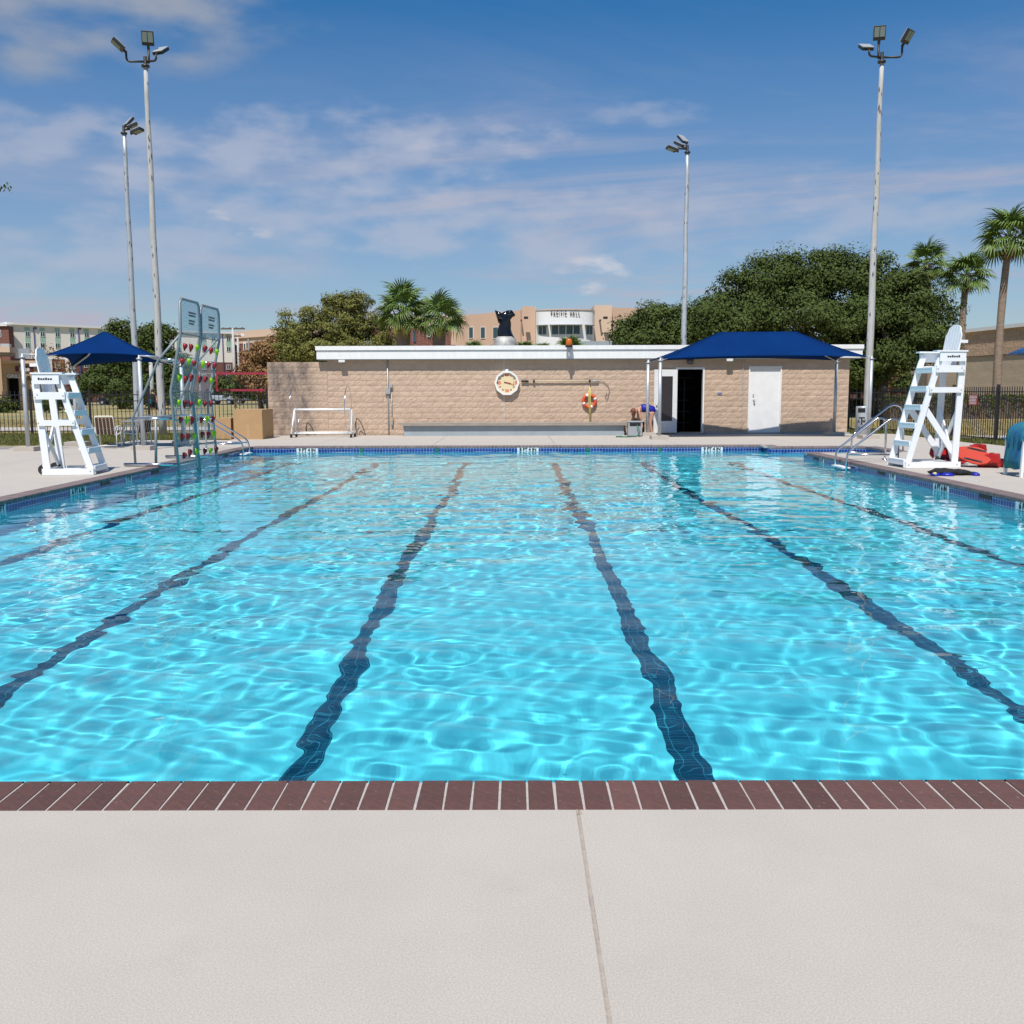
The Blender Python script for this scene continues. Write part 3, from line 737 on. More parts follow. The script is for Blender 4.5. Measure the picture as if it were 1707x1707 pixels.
B().box(rx0 - OX - 0.03, rx1 - OX + 0.03, -0.30, 8.64, zf1 + 0.012, zf2).obj('roof_flashing', M['white'], roof)
B().box(rx0 - OX + 0.01, rx1 - OX - 0.01, -0.245, 8.59, zf1 - 0.01, zf1 + 0.012).obj('flashing_gap', M['grey'], roof)
B().box(rx0 - OX + 0.012, rx1 - OX - 0.012, -0.248, 8.58, zf0 - 0.012, zf0 + 0.012).obj('soffit', M['greypaint'], roof)


def door_frame(d, parent):
    g = B(); x0, x1, z1 = d[0] - OX, d[1] - OX, d[3]
    g.box(x0 - 0.048, x0, -0.03, 0.20, 0.0, z1).box(x1, x1 + 0.048, -0.03, 0.20, 0.0, z1).box(x0 - 0.048, x1 + 0.048, -0.032, 0.20, z1, z1 + 0.065)
    return g.obj('door_frame', M['white'], parent)


door_frame(dO, bath); door_frame(dR, bath)
dr = B().box(dR[0] - OX, dR[1] - OX, 0.02, 0.065, 0.06, dR[3]).obj('door', M['white_worn'], bath)
g = B()
g.tube([(0, 0, 0), (0, -0.05, 0)], 0.018, 8).lathe([(0.0, -0.03), (0.03, -0.02), (0.035, 0), (0.03, 0.02), (0, 0.03)], 10, (0, -0.07, 0)).add([(-0.035, -0.005, -0.04), (0.035, -0.005, -0.04), (0.035, -0.005, 0.04), (-0.035, -0.005, 0.04)], [(0, 1, 2, 3)])
kn = P(1257, 668, YB); g.obj('handle', M['steel'], dr, True, (kn.x - OX, 0.02, kn.z))
B().box(-0.02, 0.02, -0.03, 0, -0.04, 0.04).obj('deadbolt', M['grey'], dr, loc=(kn.x - OX - 0.03, 0.02, kn.z + 0.2))
B().box(dR[0] - OX - 0.1, dR[1] - OX + 0.1, -0.14, 0.02, 0, 0.058).obj('threshold', M['grey'], dr)
B().box(dO[0] - OX - 0.05, dO[1] - OX + 0.05, -0.1, 0.2, 0, 0.045).obj('threshold', M['grey'], bath)
B().box(dO[1] - OX + 0.06, dR[0] - OX - 0.12, -0.32, -0.03, 0.0, 0.05).obj('base_kerb', M['greypaint'], bath); B().box(dR[1] - OX + 0.12, bx1 - OX, -0.32, -0.03, 0.0, 0.05).obj('base_kerb', M['greypaint'], bath)
# the open leaf folded back towards the wall: swung about its left jamb
LW = dO[1] - dO[0] - 0.04; LH = dO[3] - 0.07
leaf = thing('door', None, None); leaf.parent = bath; leaf.location = (dO[0] - OX - 0.02, -0.06, 0.06); leaf.rotation_euler = (0, 0, R_(180 + 14))
leaf['label'] = 'open white door leaf with dark screened window'
wb0, wb1, wz0, wz1 = 0.17, LW - 0.17, 0.42, LH - 0.24
g = B().box(0, wb0, -0.02, 0.02, 0, LH).box(wb1, LW, -0.02, 0.02, 0, LH).box(wb0, wb1, -0.02, 0.02, 0, wz0).box(wb0, wb1, -0.02, 0.02, wz1, LH)
g.obj('door_panel', M['white_worn'], leaf)
B().box(wb0, wb1, -0.006, 0.006, wz0, wz1).obj('screen', M['screen'], leaf)
B().lathe([(0.0, -0.03), (0.03, -0.02), (0.035, 0), (0.03, 0.02), (0, 0.03)], 10).obj('handle', M['steel'], leaf, True, (LW - 0.08, 0.06, 1.02))

# fittings that are fixed to the bathhouse
def fit(name, label, cat, px, py, dy=0.0):
    p = P(px, py, YB - dy); return thing(name, label, cat, (p.x, YB - dy, p.z))


# pace clock
ck = fit('pace_clock', 'large octagonal pace clock with cream dial hanging on the block wall', 'clock', 845, 638.5, 0.04)
R0, R1 = 0.445, 0.375
oc = lambda r, n=10: [(r * math.cos(R_(90 + 360 * k / n + 180 / n)), r * math.sin(R_(90 + 360 * k / n + 180 / n))) for k in range(n)]
g = B(); A, Bq = oc(R0), oc(R1); n = 10
for y_, sgn in ((-0.13, 1), (0.0, -1)):
    bs = len(g.v); g.v += [(x, y_, z) for x, z in A] + [(x, y_, z) for x, z in Bq]
    for i in range(n): g.f.append((bs + i, bs + (i + 1) % n, bs + n + (i + 1) % n, bs + n + i))
for i in range(n):
    j = (i + 1) % n; g.f.append((i, j, 2 * n + j, 2 * n + i)); g.f.append((n + i, n + j, 3 * n + j, 3 * n + i))
g.obj('frame', M['white'], ck)
B().prism(oc(R1 - 0.002), 0.03, Matrix.Translation((0, -0.07, 0))).obj('dial', M['cream_face'], ck)
for s_, a in (('60', 90), ('15', 0), ('30', -90), ('45', 180)):
    text('numeral', s_, 0.15, M['redink'], ck, facing((0.285 * math.cos(R_(a)), -0.073, 0.285 * math.sin(R_(a)))), 0.001, 0.004)
for s_, a in (('5', 60), ('10', 30), ('20', -30), ('25', -60), ('35', -120), ('40', -150), ('50', 150), ('55', 120)):
    text('numeral', s_, 0.075, M['bluepipe'], ck, facing((0.285 * math.cos(R_(a)), -0.073, 0.285 * math.sin(R_(a)))), 0.001, 0.002)
B().beam((-0.10, -0.082, 0.03), (0.14, -0.082, -0.02), 0.035, 0.004, (0, 0, 1)).obj('hand', M['bronzeletter'], ck)
B().beam((-0.05, -0.088, 0.02), (0.27, -0.088, -0.06), 0.018, 0.004, (0, 0, 1)).obj('hand', M['redink'], ck)
B().box(-0.05, 0.05, -0.02, 0.03, R0 - 0.02, R0 + 0.05).obj('hanger', M['white'], ck)

# life ring
lr = fit('life_ring', 'orange life ring with white bands hanging on the block wall beside the clock', 'life ring', 982.5, 668.5, 0.09)
g = B(); g.tube([(0.215 * math.cos(2 * math.pi * k / 32), 0, 0.215 * math.sin(2 * math.pi * k / 32)) for k in range(32)], 0.058, 10, closed=True).obj('ring', M['ringorange'], lr, True)
for a in (22, 112, 202, 292):
    g = B(); g.tube([(0.215 * math.cos(R_(a + k)), 0, 0.215 * math.sin(R_(a + k))) for k in (-9, -4, 0, 4, 9)], 0.0605, 10).obj('band', M['white'], lr, True)
g = B(); g.tube([(0.0, 0.05, 0.56), (0.01, -0.04, 0.3), (0.0, -0.075, 0.1), (0.015, -0.07, -0.1), (0.0, -0.06, -0.4), (0.02, 0.02, -0.68)], 0.011, 6)
g.tube([(0.03, 0.05, 0.50), (0.04, -0.07, 0.2), (0.03, -0.085, 0.0), (0.05, -0.05, -0.3), (0.04, 0.0, -0.74)], 0.010, 6).tube([(-0.02, -0.03, 0.40), (-0.035, -0.08, 0.15), (-0.02, -0.08, -0.15), (-0.01, -0.04, -0.5)], 0.011, 6).obj('rope', M['yellowrope'], lr, True)

# shepherd's crook on brackets
pa, pb_ = P(869, 635.5, YB - 0.08), P(998, 635.5, YB - 0.08)
cr = thing('rescue_pole', 'long pale rescue pole with black grip held level on the block wall', 'rescue pole', (pa.x, YB - 0.08, pa.z))
Lp = pb_.x - pa.x
B().tube([(0.2, 0, 0), (Lp - 0.25, 0, 0)], 0.022, 8).obj('shaft', M['cream'], cr, True)
B().tube([(0, 0, 0), (0.26, 0, 0)], 0.035, 8).obj('grip', M['cordb'], cr, True)
B().tube([(Lp - 0.27, 0, 0), (Lp, 0, 0)], 0.03, 8).obj('socket', M['grey'], cr, True)
q = [P(x, y, YB - 0.05) - Vector((pa.x, YB - 0.08, pa.z)) for x, y in ((997, 635), (1006, 636), (1013, 642), (1016, 650), (1014, 660), (1011, 668), (1009, 660), (1012, 654))]
B().tube(q, 0.010, 6).obj('hook', M['hose'], cr, True)
for x in (0.45, Lp - 0.32): B().box(x - 0.03, x + 0.03, -0.04, 0.08, -0.05, 0.05).obj('bracket', M['bronze'], cr)

# electrical conduit and boxes
cn = fit('electrical_conduit', 'grey electrical conduit with junction box running down the block wall', 'conduit', 648, 724, 0.05); cn.location.z = 0
hh = lambda py: P(648, py, YB - 0.05).z
B().tube([(0, 0, 0), (0, 0, hh(597))], 0.022, 8).obj('pipe', M['galv'], cn, True)
B().box(-0.09, 0.09, -0.07, 0.04, hh(656.5), hh(648)).obj('junction_box', M['grey'], cn)
B().tube([(0.13, 0, hh(656)), (0.13, 0, hh(697))], 0.014, 6).obj('drop_pipe', M['galv'], cn, True)
B().box(0.075, 0.165, -0.06, 0.03, hh(646), hh(641)).obj('outlet_cover', M['grey'], cn)
B().box(0.09, 0.17, -0.05, 0.03, hh(702), hh(696)).obj('socket', M['tan'], cn)
B().lathe([(0.03, 0), (0.04, 0.02), (0.04, 0.14), (0.015, 0.18)], 8, (0.13, -0.02, hh(710))).obj('plug', M['greypaint'], cn, True)
wr = fit('wall_cable', 'thin pale cable running down the block wall behind the clock', 'cable', 840.5, 700, 0.045)
wr.location.z = 0; B().tube([(0, 0, 0.45), (0, 0, ztop)], 0.008, 5).obj('cable', M['white'], wr)
wr2 = fit('downpipe', 'thin grey pipe on the block wall between the two doorways', 'pipe', 1236.5, 700, 0.045)
wr2.location.z = 0; B().tube([(0, 0, 0.0), (0, 0, ztop)], 0.012, 6).obj('pipe', M['galv'], wr2)
for i, (px, lab) in enumerate(((570, 'small white floodlight under the roof edge at the left end of the bathhouse'), (1216, 'small white floodlight under the roof edge between the two doorways'))):
    p = P(px, 597, YB - 0.2); t_ = thing('wall_light', lab, 'light', (p.x, YB - 0.2, ztop - 0.085), group='floodlights under the roof edge')
    B().box(-0.11, 0.11, -0.09, 0.09, -0.005, 0.07).obj('housing', M['white'], t_); B().box(-0.09, 0.09, -0.085, 0.05, -0.03, -0.005).obj('lens', M['led'], t_)
spk = fit('loudspeaker', 'small dark loudspeaker under the roof edge above the open doorway', 'loudspeaker', 1151, 600.5, 0.16)
B().prism([(-0.11, -0.10), (-0.05, -0.15), (0.05, -0.15), (0.11, -0.10), (0.11, 0.12), (-0.11, 0.12)], 0.13, Matrix.Translation((0, -0.05, 0))).obj('cabinet', M['bronze'], spk)
B().box(-0.03, 0.03, 0.08, 0.16, -0.03, 0.03).obj('bracket', M['bronze'], spk)
# amber beacon
bc = fit('warning_beacon', 'amber warning beacon standing on a bracket at the roof edge', 'beacon', 948.5, 590, 0.46)
z0 = P(948, 578, YB - 0.46).z - bc.location.z; z1 = P(948, 564.5, YB - 0.46).z - bc.location.z
B().lathe([(0.10, z0 + 0.03), (0.115, z0 + 0.05), (0.11, z1 - 0.06), (0.07, z1)], 12).obj('lens', M['amber'], bc, True)
B().lathe([(0.13, z0 - 0.02), (0.13, z0 + 0.05)], 12).obj('base', M['bronze'], bc)
B().tube([(0, 0, z0), (0, 0.01, z0 - 0.12), (0, 0.04, -0.05)], 0.035, 8).box(-0.04, 0.04, -0.02, 0.06, -0.08, 0.10).obj('bracket', M['galv'], bc)
p = P(1200, 656, YB - 0.045)
o = B().box(-0.08, 0.08, -0.004, 0.0, -0.02, 0.02).obj('blue_tag', mat('blue_tag', (0.02, 0.16, 0.55), 0.5), loc=(p.x, p.y, p.z)); tag(o, 'small blue tag stuck on the block wall beside the open doorway', 'tag')

# bench along the wall
e0, e1 = P(667, 710, 34.6).x, P(1046, 710, 34.6).x
be = thing('bench', 'long grey concrete bench against the foot of the block wall', 'bench', ((e0 + e1) / 2, 35.0, 0)); hw = (e1 - e0) / 2
B().box(-hw, hw, -0.42, 0.44, 0.36, 0.46).obj('seat', M['wood'], be)
B().box(-hw + 0.12, hw - 0.1, -0.30, 0.44, 0.0, 0.36).obj('base', M['greypaint'], be)

# low wall left of the bathhouse
lx0 = P(446.5, 650, YB).x; lz = P(480, 603.5, YB).z
lw = thing('low_wall', 'low stained block wall joining the left end of the bathhouse', 'wall', (lx0, YB, 0))
B().box(0, bx0 - lx0 - 0.003, -0.002, 0.25, ZB, lz - 0.01).obj('wall_core', M['joint'], lw)
courses(lx0, bx0 - 0.003, 0.0, lz, [], lw, lx0, 300, vmesh_st)


# ================================================================ lifeguard chairs
def lifeguard_chair(label, loc, rz, hs, ha, hb, steps, lean, wid=0.62, long_=0.93, brace='x'):
    """front (the ladder side) is local +x; hs seat, ha arm rest, hb top of the back"""
    t = thing('lifeguard_chair', label, 'lifeguard chair', loc, rz, 'white lifeguard chairs beside the pool'); W_ = M['plastic_white']; wy = wid / 2
    topx = long_ - lean
    for sy in (-1, 1):
        y = sy * wy
        B().beam((0.13 if brace == 'x' else 0.07, y, 0.0), (0.0, y, ha - 0.12), 0.13, 0.04, (1, 0, 0)).obj('rear_leg', W_, t)
        B().beam((long_, y, 0.0), (topx, y, ha - 0.06), 0.12, 0.04, (1, 0, 0)).obj('ladder_rail', W_, t)
        fx = lambda z: long_ + (topx - long_) * z / (ha - 0.06)
        B().beam((-0.03, y + sy * 0.041, hs), (fx(hs) + 0.03, y + sy * 0.041, hs), 0.14, 0.035, (0, 0, 1)).obj('seat_rail', W_, t)
        zm = hs * 0.66 if brace == 'x' else hs - 0.42
        B().beam((0.02, y + sy * 0.041, zm), (fx(zm) + 0.03, y + sy * 0.041, zm), 0.11, 0.035, (0, 0, 1)).obj('cross_rail', W_, t)
        B().beam((0.04 if brace == 'x' else -0.04, y + sy * 0.041, 0.065), (long_ + 0.03, y + sy * 0.041, 0.065), 0.12, 0.035, (0, 0, 1)).obj('base_rail', W_, t)
        if brace != 'x':
            B().beam((fx(hs * 0.62), y - sy * 0.041, hs * 0.62), (0.06, y - sy * 0.041, 0.28), 0.12, 0.035, (0, 0, 1)).obj('diagonal_brace', W_, t)
        B().box(-0.06, topx + 0.12, y - 0.085, y + 0.085, ha, ha + 0.03).obj('arm_rest', W_, t)
        sp_ = B().box(-0.03, topx + 0.05, y + sy * 0.042, y + sy * 0.07, ha - 0.19, ha - 0.002).obj('arm_panel', W_, t)
        text('maker_lettering', 'Kiefer', 0.07, M['ink'], sp_, facing(((topx) / 2, y + sy * 0.072, ha - 0.10), 0 if sy < 0 else R_(180)), 0.001, 0.002) if False else \
            B().add([(topx / 2 - 0.13 + 0.045 * i + a_ * 0.036, y + sy * 0.0712, ha - 0.115 + c_ * (0.035 + 0.012 * (i % 3 == 0))) for i in range(6) for a_, c_ in ((0, 0), (1, 0), (1, 1), (0, 1))], [tuple(4 * i + k for k in range(4)) for i in range(6)]).obj('maker_mark', M['ink'], sp_)
        for bx, bz in ((0.04, hs + 0.02), (0.0, hs - 0.03), (fx(hs), hs), (0.03, zm), (fx(zm), zm), (fx(zm) + 0.04, zm - 0.02), (long_ - 0.03, 0.07), (0.04, 0.07)):
            B().tube([(bx, y + sy * 0.058, bz), (bx, y + sy * 0.066, bz)], 0.012, 6).obj('bolt', M['grey'], t)
    for i in range(7):
        x = 0.06 + i * (topx - 0.02) / 6.5
        B().box(x, x + 0.075, -wy + 0.022, wy - 0.022, hs + 0.02, hs + 0.045).obj('seat_slat', W_, t)
    n = 6; cx = [(-0.5 + (i + 0.5) / n) * (wid - 0.10) for i in range(n)]; bh = hb - hs
    bm_ = Matrix.Translation((0.13, 0, hs + 0.04)) @ Matrix.Rotation(R_(-9), 4, 'Y') @ Matrix.Rotation(R_(90), 4, 'Z')
    for i, c_ in enumerate(cx):
        w2 = (wid - 0.10) / n / 2 - 0.006; f = lambda q: bh - 0.20 * (abs(q) / (wid / 2)) ** 2.2 - (0.07 if abs(q) > wid * 0.33 else 0)
        B().prism([(c_ - w2, -0.05), (c_ + w2, -0.05), (c_ + w2, f(c_ + w2)), (c_, f(c_) + 0.004), (c_ - w2, f(c_ - w2))], 0.022, bm_).obj('back_slat', W_, t)
    B().prism([(-wid / 2 + 0.06, 0.20), (wid / 2 - 0.06, 0.20), (wid / 2 - 0.06, 0.29), (-wid / 2 + 0.06, 0.29)], 0.03, bm_ @ Matrix.Translation((0, 0.024, 0))).obj('back_rail', W_, t)
    B().beam((0.02, 0.06, hb - 0.30), (-0.24, 0.06, hb - 0.31), 0.06, 0.06).obj('umbrella_bracket', W_, t)
    for z in steps:
        x = fx(z)
        st_ = B().box(x - 0.10, x + 0.09, -wy + 0.021, wy - 0.021, z - 0.02, z + 0.01).box(x + 0.055, x + 0.088, -wy + 0.0212, wy - 0.0212, z - 0.10, z - 0.021)
        st_.obj('step', W_, t)
    B().beam((0.05, -wy + 0.03, 0.14), (0.03, wy - 0.03, hs * 0.60), 0.10, 0.03, (0, 1, 0)).obj('rear_brace', W_, t)
    B().beam((0.09, wy - 0.03, 0.14), (0.075, -wy + 0.03, hs * 0.60), 0.10, 0.03, (0, 1, 0)).obj('rear_brace', W_, t)
    B().box(0.06, 0.13, -wy + 0.02, wy - 0.02, 0.01, 0.12).obj('rear_base_rail', W_, t)
    B().box(0.30, 0.62, -0.02, 0.16, 0.03, 0.10).obj('foot_block', W_, t)
    for y in (-wy - 0.09, wy + 0.09):
        wh = B().tube([(0, -0.03, 0), (0, 0.03, 0)], 0.10, 14).obj('wheel', M['carbon'], t, loc=(0.03, y * 0.0 + (y - 0.16 * (1 if y > 0 else -1)), 0.10))
    return t


lifeguard_chair('white lifeguard chair on the left deck, the shorter chair with five steps facing right', (-9.16, 19.15, 0), R_(5), 1.52, 1.93, 2.42, (0.16, 0.50, 0.86, 1.23, 1.57), 0.56, 0.74, 0.97)
lifeguard_chair('tall white lifeguard chair beside the red rescue gear on the right deck, six steps', (9.02, 20.35, 0), R_(184), 2.00, 2.34, 2.87, (0.16, 0.53, 0.90, 1.27, 1.65, 2.02), 0.62, 0.74, 1.08, brace='d')

# ================================================================ light poles
def pole_head(t, z, arms, sc=1.0):
    """three flood lamps on bent arms: (azimuth deg, reach, rise, lamp yaw, lamp tilt)"""
    B().lathe([(0.09, z - 0.25), (0.14, z - 0.24), (0.14, z - 0.17), (0.06, z - 0.16), (0.06, z + 0.12), (0.0, z + 0.12)], 12).obj('bracket', M['bronze'], t, True)
    for az, rc, rise, yaw, tilt in arms:
        a = R_(az); dx, dy = math.cos(a), math.sin(a); pts = [(0, 0, z - 0.05)]
        pts += [(dx * rc * 0.8, dy * rc * 0.8, z - 0.05)] + [(dx * rc * (0.8 + 0.2 * math.sin(R_(k))), dy * rc * (0.8 + 0.2 * math.sin(R_(k))), z - 0.05 + 0.2 * rc * (1 - math.cos(R_(k)))) for k in (30, 60, 90)] + [(dx * rc, dy * rc, z + rise)]
        B().tube(pts, 0.038, 8).obj('arm', M['bronze'], t, True)
        h = thing('floodlight', None, None); h.parent = t
        h.matrix_local = Matrix.Translation((dx * rc, dy * rc, z + rise)) @ Matrix.Rotation(R_(yaw), 4, 'Z') @ Matrix.Rotation(R_(tilt), 4, 'X')
        # lamp slab: lens looks to local -y, hangs upwards from the arm
        B().box(-0.20, 0.20, -0.05, 0.05, 0.10, 0.56).obj('housing', M['bronze'] if yaw is not None else M['grey'], h)
        B().box(-0.175, -0.012, -0.062, -0.052, 0.21, 0.53).box(0.012, 0.175, -0.062, -0.052, 0.21, 0.53).obj('lens', M['led'], h)
        B().box(-0.205, 0.205, 0.052, 0.075, 0.09, 0.57).obj('rear_cover', M['grey'], h)
        B().tube([(0, 0.0, -0.02), (0, 0.0, 0.12)], 0.05, 8).obj('knuckle', M['bronze'], h)
    return t


def light_pole(label, px, py0, py1, Y, arms, r0, r1, seed, material='woodpole', bulge=True):
    pb_ = P(px, 650, Y); z1 = P(px, py1, Y).z
    # recompute the top on the vertical through the base
    x = pb_.x
    t = thing('light_pole', label, 'light pole', (x, Y, -0.06), 0, 'tall floodlight poles')
    z1 += 0.06; n = 14; r = random.Random(seed)
    B().tube([(0.012 * math.sin(k * 1.3 + seed), 0.0, z1 * k / n) for k in range(n + 1)], [r0 + (r1 - r0) * k / n for k in range(n + 1)], 14).obj('shaft', M[material], t, True)
    if bulge:
        for k in range(26):
            g = B()
            z = r.uniform(0.6, z1 - 0.5); a = r.uniform(-2.9, -0.2); rr = r0 + (r1 - r0) * z / z1
            x_, y_ = math.cos(a), math.sin(a); h = r.uniform(0.05, 0.14); w = r.uniform(0.014, 0.032)
            tx, ty = -y_, x_; off = rr + 0.004
            g.add([(x_ * off + 0.012 * math.sin(z / z1 * n * 1.3 + seed) + tx * sx * w, y_ * off + ty * sx * w, z + sz * h) for sx, sz in ((-1, 0), (0, -1), (1, 0), (0, 1))], [(0, 1, 2, 3)])
            g.obj('dark_patch', M['polespot'], t)
    if arms: pole_head(t, z1 + 0.2, arms)
    return t


light_pole('light pole on the left with pale mottled shaft and three floodlights, base in the grass', 268, 724, 110, 35.9, ((180, 0.66, 0.26, -62, 50), (60, 0.16, 0.42, 14, 20), (-12, 0.42, 0.16, 160, 55)), 0.145, 0.072, 1)
light_pole('light pole on the right behind the trash can with pale mottled shaft and three floodlights', 1447, 724, 103, 36.2, ((0, 0.70, 0.32, 42, 34), (120, 0.16, 0.46, -14, 20), (195, 0.52, 0.16, 184, 60)), 0.145, 0.072, 2)
light_pole('grey light pole farther back on the left with lamps aimed away', 228, 705, 222, 45, ((0, 0.08, -0.02, 112, 62), (90, 0.10, 0.08, 130, 40), (-10, 0.34, -0.24, 80, 72)), 0.155, 0.085, 3, 'galv')
light_pole('grey light pole behind the bathhouse roof with lamps aimed away', 1138.5, 700, 254, 47, ((180, 0.10, 0.02, -118, 62), (100, 0.14, 0.22, -140, 45), (190, 0.45, -0.18, -80, 72)), 0.15, 0.085, 4, 'galv')


# ================================================================ shade canopies
def canopy(label, corners, ridge, posts, loc, nseg=10, sag=0.22, feet=True):
    """corners: four xyz anticlockwise from front left; ridge: two xyz (may coincide)"""
    L0 = Vector(loc); t = thing('shade_canopy', label, 'shade canopy', loc, 0, 'blue shade canopies')
    cn_ = [Vector(c) - L0 for c in corners]; rg = [Vector(c) - L0 for c in ridge]
    g = B(); mid = sum(cn_, Vector()) / 4
    ends = [(0, 1, rg[0], rg[1]), (1, 2, rg[1], rg[1]), (2, 3, rg[1], rg[0]), (3, 0, rg[0], rg[0])]
    for a, b_, ra, rb in ends:
        A, Bc = cn_[a], cn_[b_]; n = nseg; m = 6; base = len(g.v)
        for j in range(m + 1):
            tj = j / m
            for i in range(n + 1):
                ti = i / n; e = A.lerp(Bc, ti); inw = (mid - e); inw.z = 0
                e = e + inw.normalized() * (sag * 4 * ti * (1 - ti)) + Vector((0, 0, 0.08 * 4 * ti * (1 - ti)))
                r = ra.lerp(rb, ti); p = e.lerp(r, tj); p.z -= 0.10 * 4 * tj * (1 - tj) * (0.35 + 0.65 * 4 * ti * (1 - ti))
                g.v.append(tuple(p))
        for j in range(m):
            for i in range(n):
                q = base + j * (n + 1) + i; g.f.append((q, q + 1, q + n + 2, q + n + 1))
    cv = g.obj('canvas', M['canvas'], t, True); so = cv.modifiers.new('thickness', 'SOLIDIFY'); so.thickness = 0.004
    for k, (c, r) in enumerate(zip(cn_, (rg[0], rg[1], rg[1], rg[0]))):
        B().tube([c + Vector((0, 0, -0.03)), c.lerp(r, 0.5) + Vector((0, 0, -0.17)), r + Vector((0, 0, -0.06))], 0.028, 8).obj('rafter', M['galv'], t, True)
    for k, (c, r) in enumerate(zip(cn_, (rg[0], rg[1], rg[1], rg[0]))):     # raised seams along the hips
        pts = []
        for j in range(7):
            tj = j / 6; q = c.lerp(r, tj); q.z += 0.006 - 0.10 * 4 * tj * (1 - tj) * 0.35; pts.append(q)
        B().tube(pts, 0.009, 5).obj('seam', M['canvas'], t, True)
    if (rg[0] - rg[1]).length > 0.3: B().tube([rg[0] + Vector((0, 0, -0.07)), rg[1] + Vector((0, 0, -0.07))], 0.03, 8).obj('ridge_pole', M['galv'], t, True)
    for (x, y, ci) in posts:
        c = cn_[ci]; px_, py_ = x - L0.x, y - L0.y; ht = c.z - 0.08
        p_ = B().tube([(px_, py_, 0.02), (px_, py_, ht)], 0.055, 12).obj('post', M['galv'], t, True)
        B().lathe([(0.075, ht), (0.085, ht + 0.03), (0.03, ht + 0.06), (0.03, ht + 0.12)], 10, (px_, py_, 0)).tube([(px_, py_, ht + 0.10), tuple(c)], 0.025, 6).obj('post_cap', M['galv'], p_, True)
        B().box(px_ - 0.28, px_ + 0.28, py_ - 0.28, py_ + 0.28, -0.02, 0.12).obj('footing', M['concrete'], t)
    return t


def cz(px, py, Y): return tuple(P(px, py, Y))


yf, yr = 31.9, 34.25
fl, fr, rr_, rl = P(1101, 598, yf), P(1443, 593.5, yf), P(1395, 598, yr), P(1083, 603, yr)
z_e = fl.z
canopy('long blue shade canopy on four grey posts in front of the bathhouse doors', [(fl.x + 0.05, yf, z_e), (fr.x + 0.05, yf, z_e + 0.04), (rr_.x, yr, z_e), (rl.x, yr, z_e)],
       [cz(1200, 553.5, 33.3), cz(1326, 552.5, 33.3)], [(fl.x, yf, 0), (fr.x + 0.2, yf, 1), (rr_.x, yr, 2), (rl.x - 0.05, yr, 3)], ((fl.x + fr.x) / 2, 33.3, 0))
canopy('blue pyramid shade canopy on the left deck behind the lifeguard chair', [cz(76, 592, 26.8), cz(262, 594.5, 27.0), (P(288, 598, 29.4).x, 29.4, 2.42), (-13.0, 29.0, 2.32)],
       [cz(174, 553, 28.0), cz(176, 553, 28.0)], [(P(44, 700, 26.6).x, 26.6, 0), (P(237, 700, 26.9).x, 26.9, 1), (-9.95, 29.5, 2), (-13.0, 29.1, 3)], (-11.7, 28.0, 0))

# the parasol whose edge shows at the right border
pr = thing('parasol', 'blue parasol whose edge just shows at the right border above the beach chair', 'parasol', (11.22, 19.0, 0))
g = B(); n = 8; rim = 1.62; zc, ze = 2.85, 2.28
g.v.append((0, 0, zc)); 
for j in range(1, 5):
    for k in range(n * 3):
        a = 2 * math.pi * k / (n * 3) + 0.2; sc_ = 1 - 0.05 * (0 if k % 3 == 0 else 1); r = rim * j / 4 * sc_; g.v.append((r * math.cos(a), r * math.sin(a), zc + (ze - zc) * (j / 4) ** 1.35))
m = n * 3
for k in range(m): g.f.append((0, 1 + k, 1 + (k + 1) % m))
for j in range(3):
    for k in range(m): g.f.append((1 + j * m + k, 1 + (j + 1) * m + k, 1 + (j + 1) * m + (k + 1) % m, 1 + j * m + (k + 1) % m))
o = g.obj('canvas', mat('parasol_cloth', (0.02, 0.13, 0.36), 0.7, col2=(0.01, 0.06, 0.16), vscale=3), pr, True); o.modifiers.new('t', 'SOLIDIFY').thickness = 0.006
B().tube([(0, 0, 0.05), (0, 0, zc)], 0.025, 8).obj('pole', M['white'], pr, True); B().lathe([(0.28, 0), (0.28, 0.06), (0.05, 0.12)], 14).obj('base', M['white'], pr)
for k in range(n):
    a = 2 * math.pi * k / n + 0.2; B().tube([(0, 0, zc - 0.05), (rim * 0.93 * math.cos(a), rim * 0.93 * math.sin(a), ze + 0.0)], 0.009, 5).obj('rib', M['steel'], pr)

# ================================================================ poolside climbing wall
cwx = lambda z: float(np.interp(z, [-0.7, -0.17, 1.60, 2.80, 3.7], [-7.10, -7.12, -7.24, -6.98, -6.96]))
cl = thing('climbing_wall', 'clear poolside climbing wall with red and lime holds on a steel frame', 'climbing wall', (-7.9, 22.2, 0))
O = Vector((-7.9, 22.2, 0)); ZT = 3.52
prof = [-0.75, 1.60, 2.80, ZT]


def xz(z): return cwx(z) - O.x


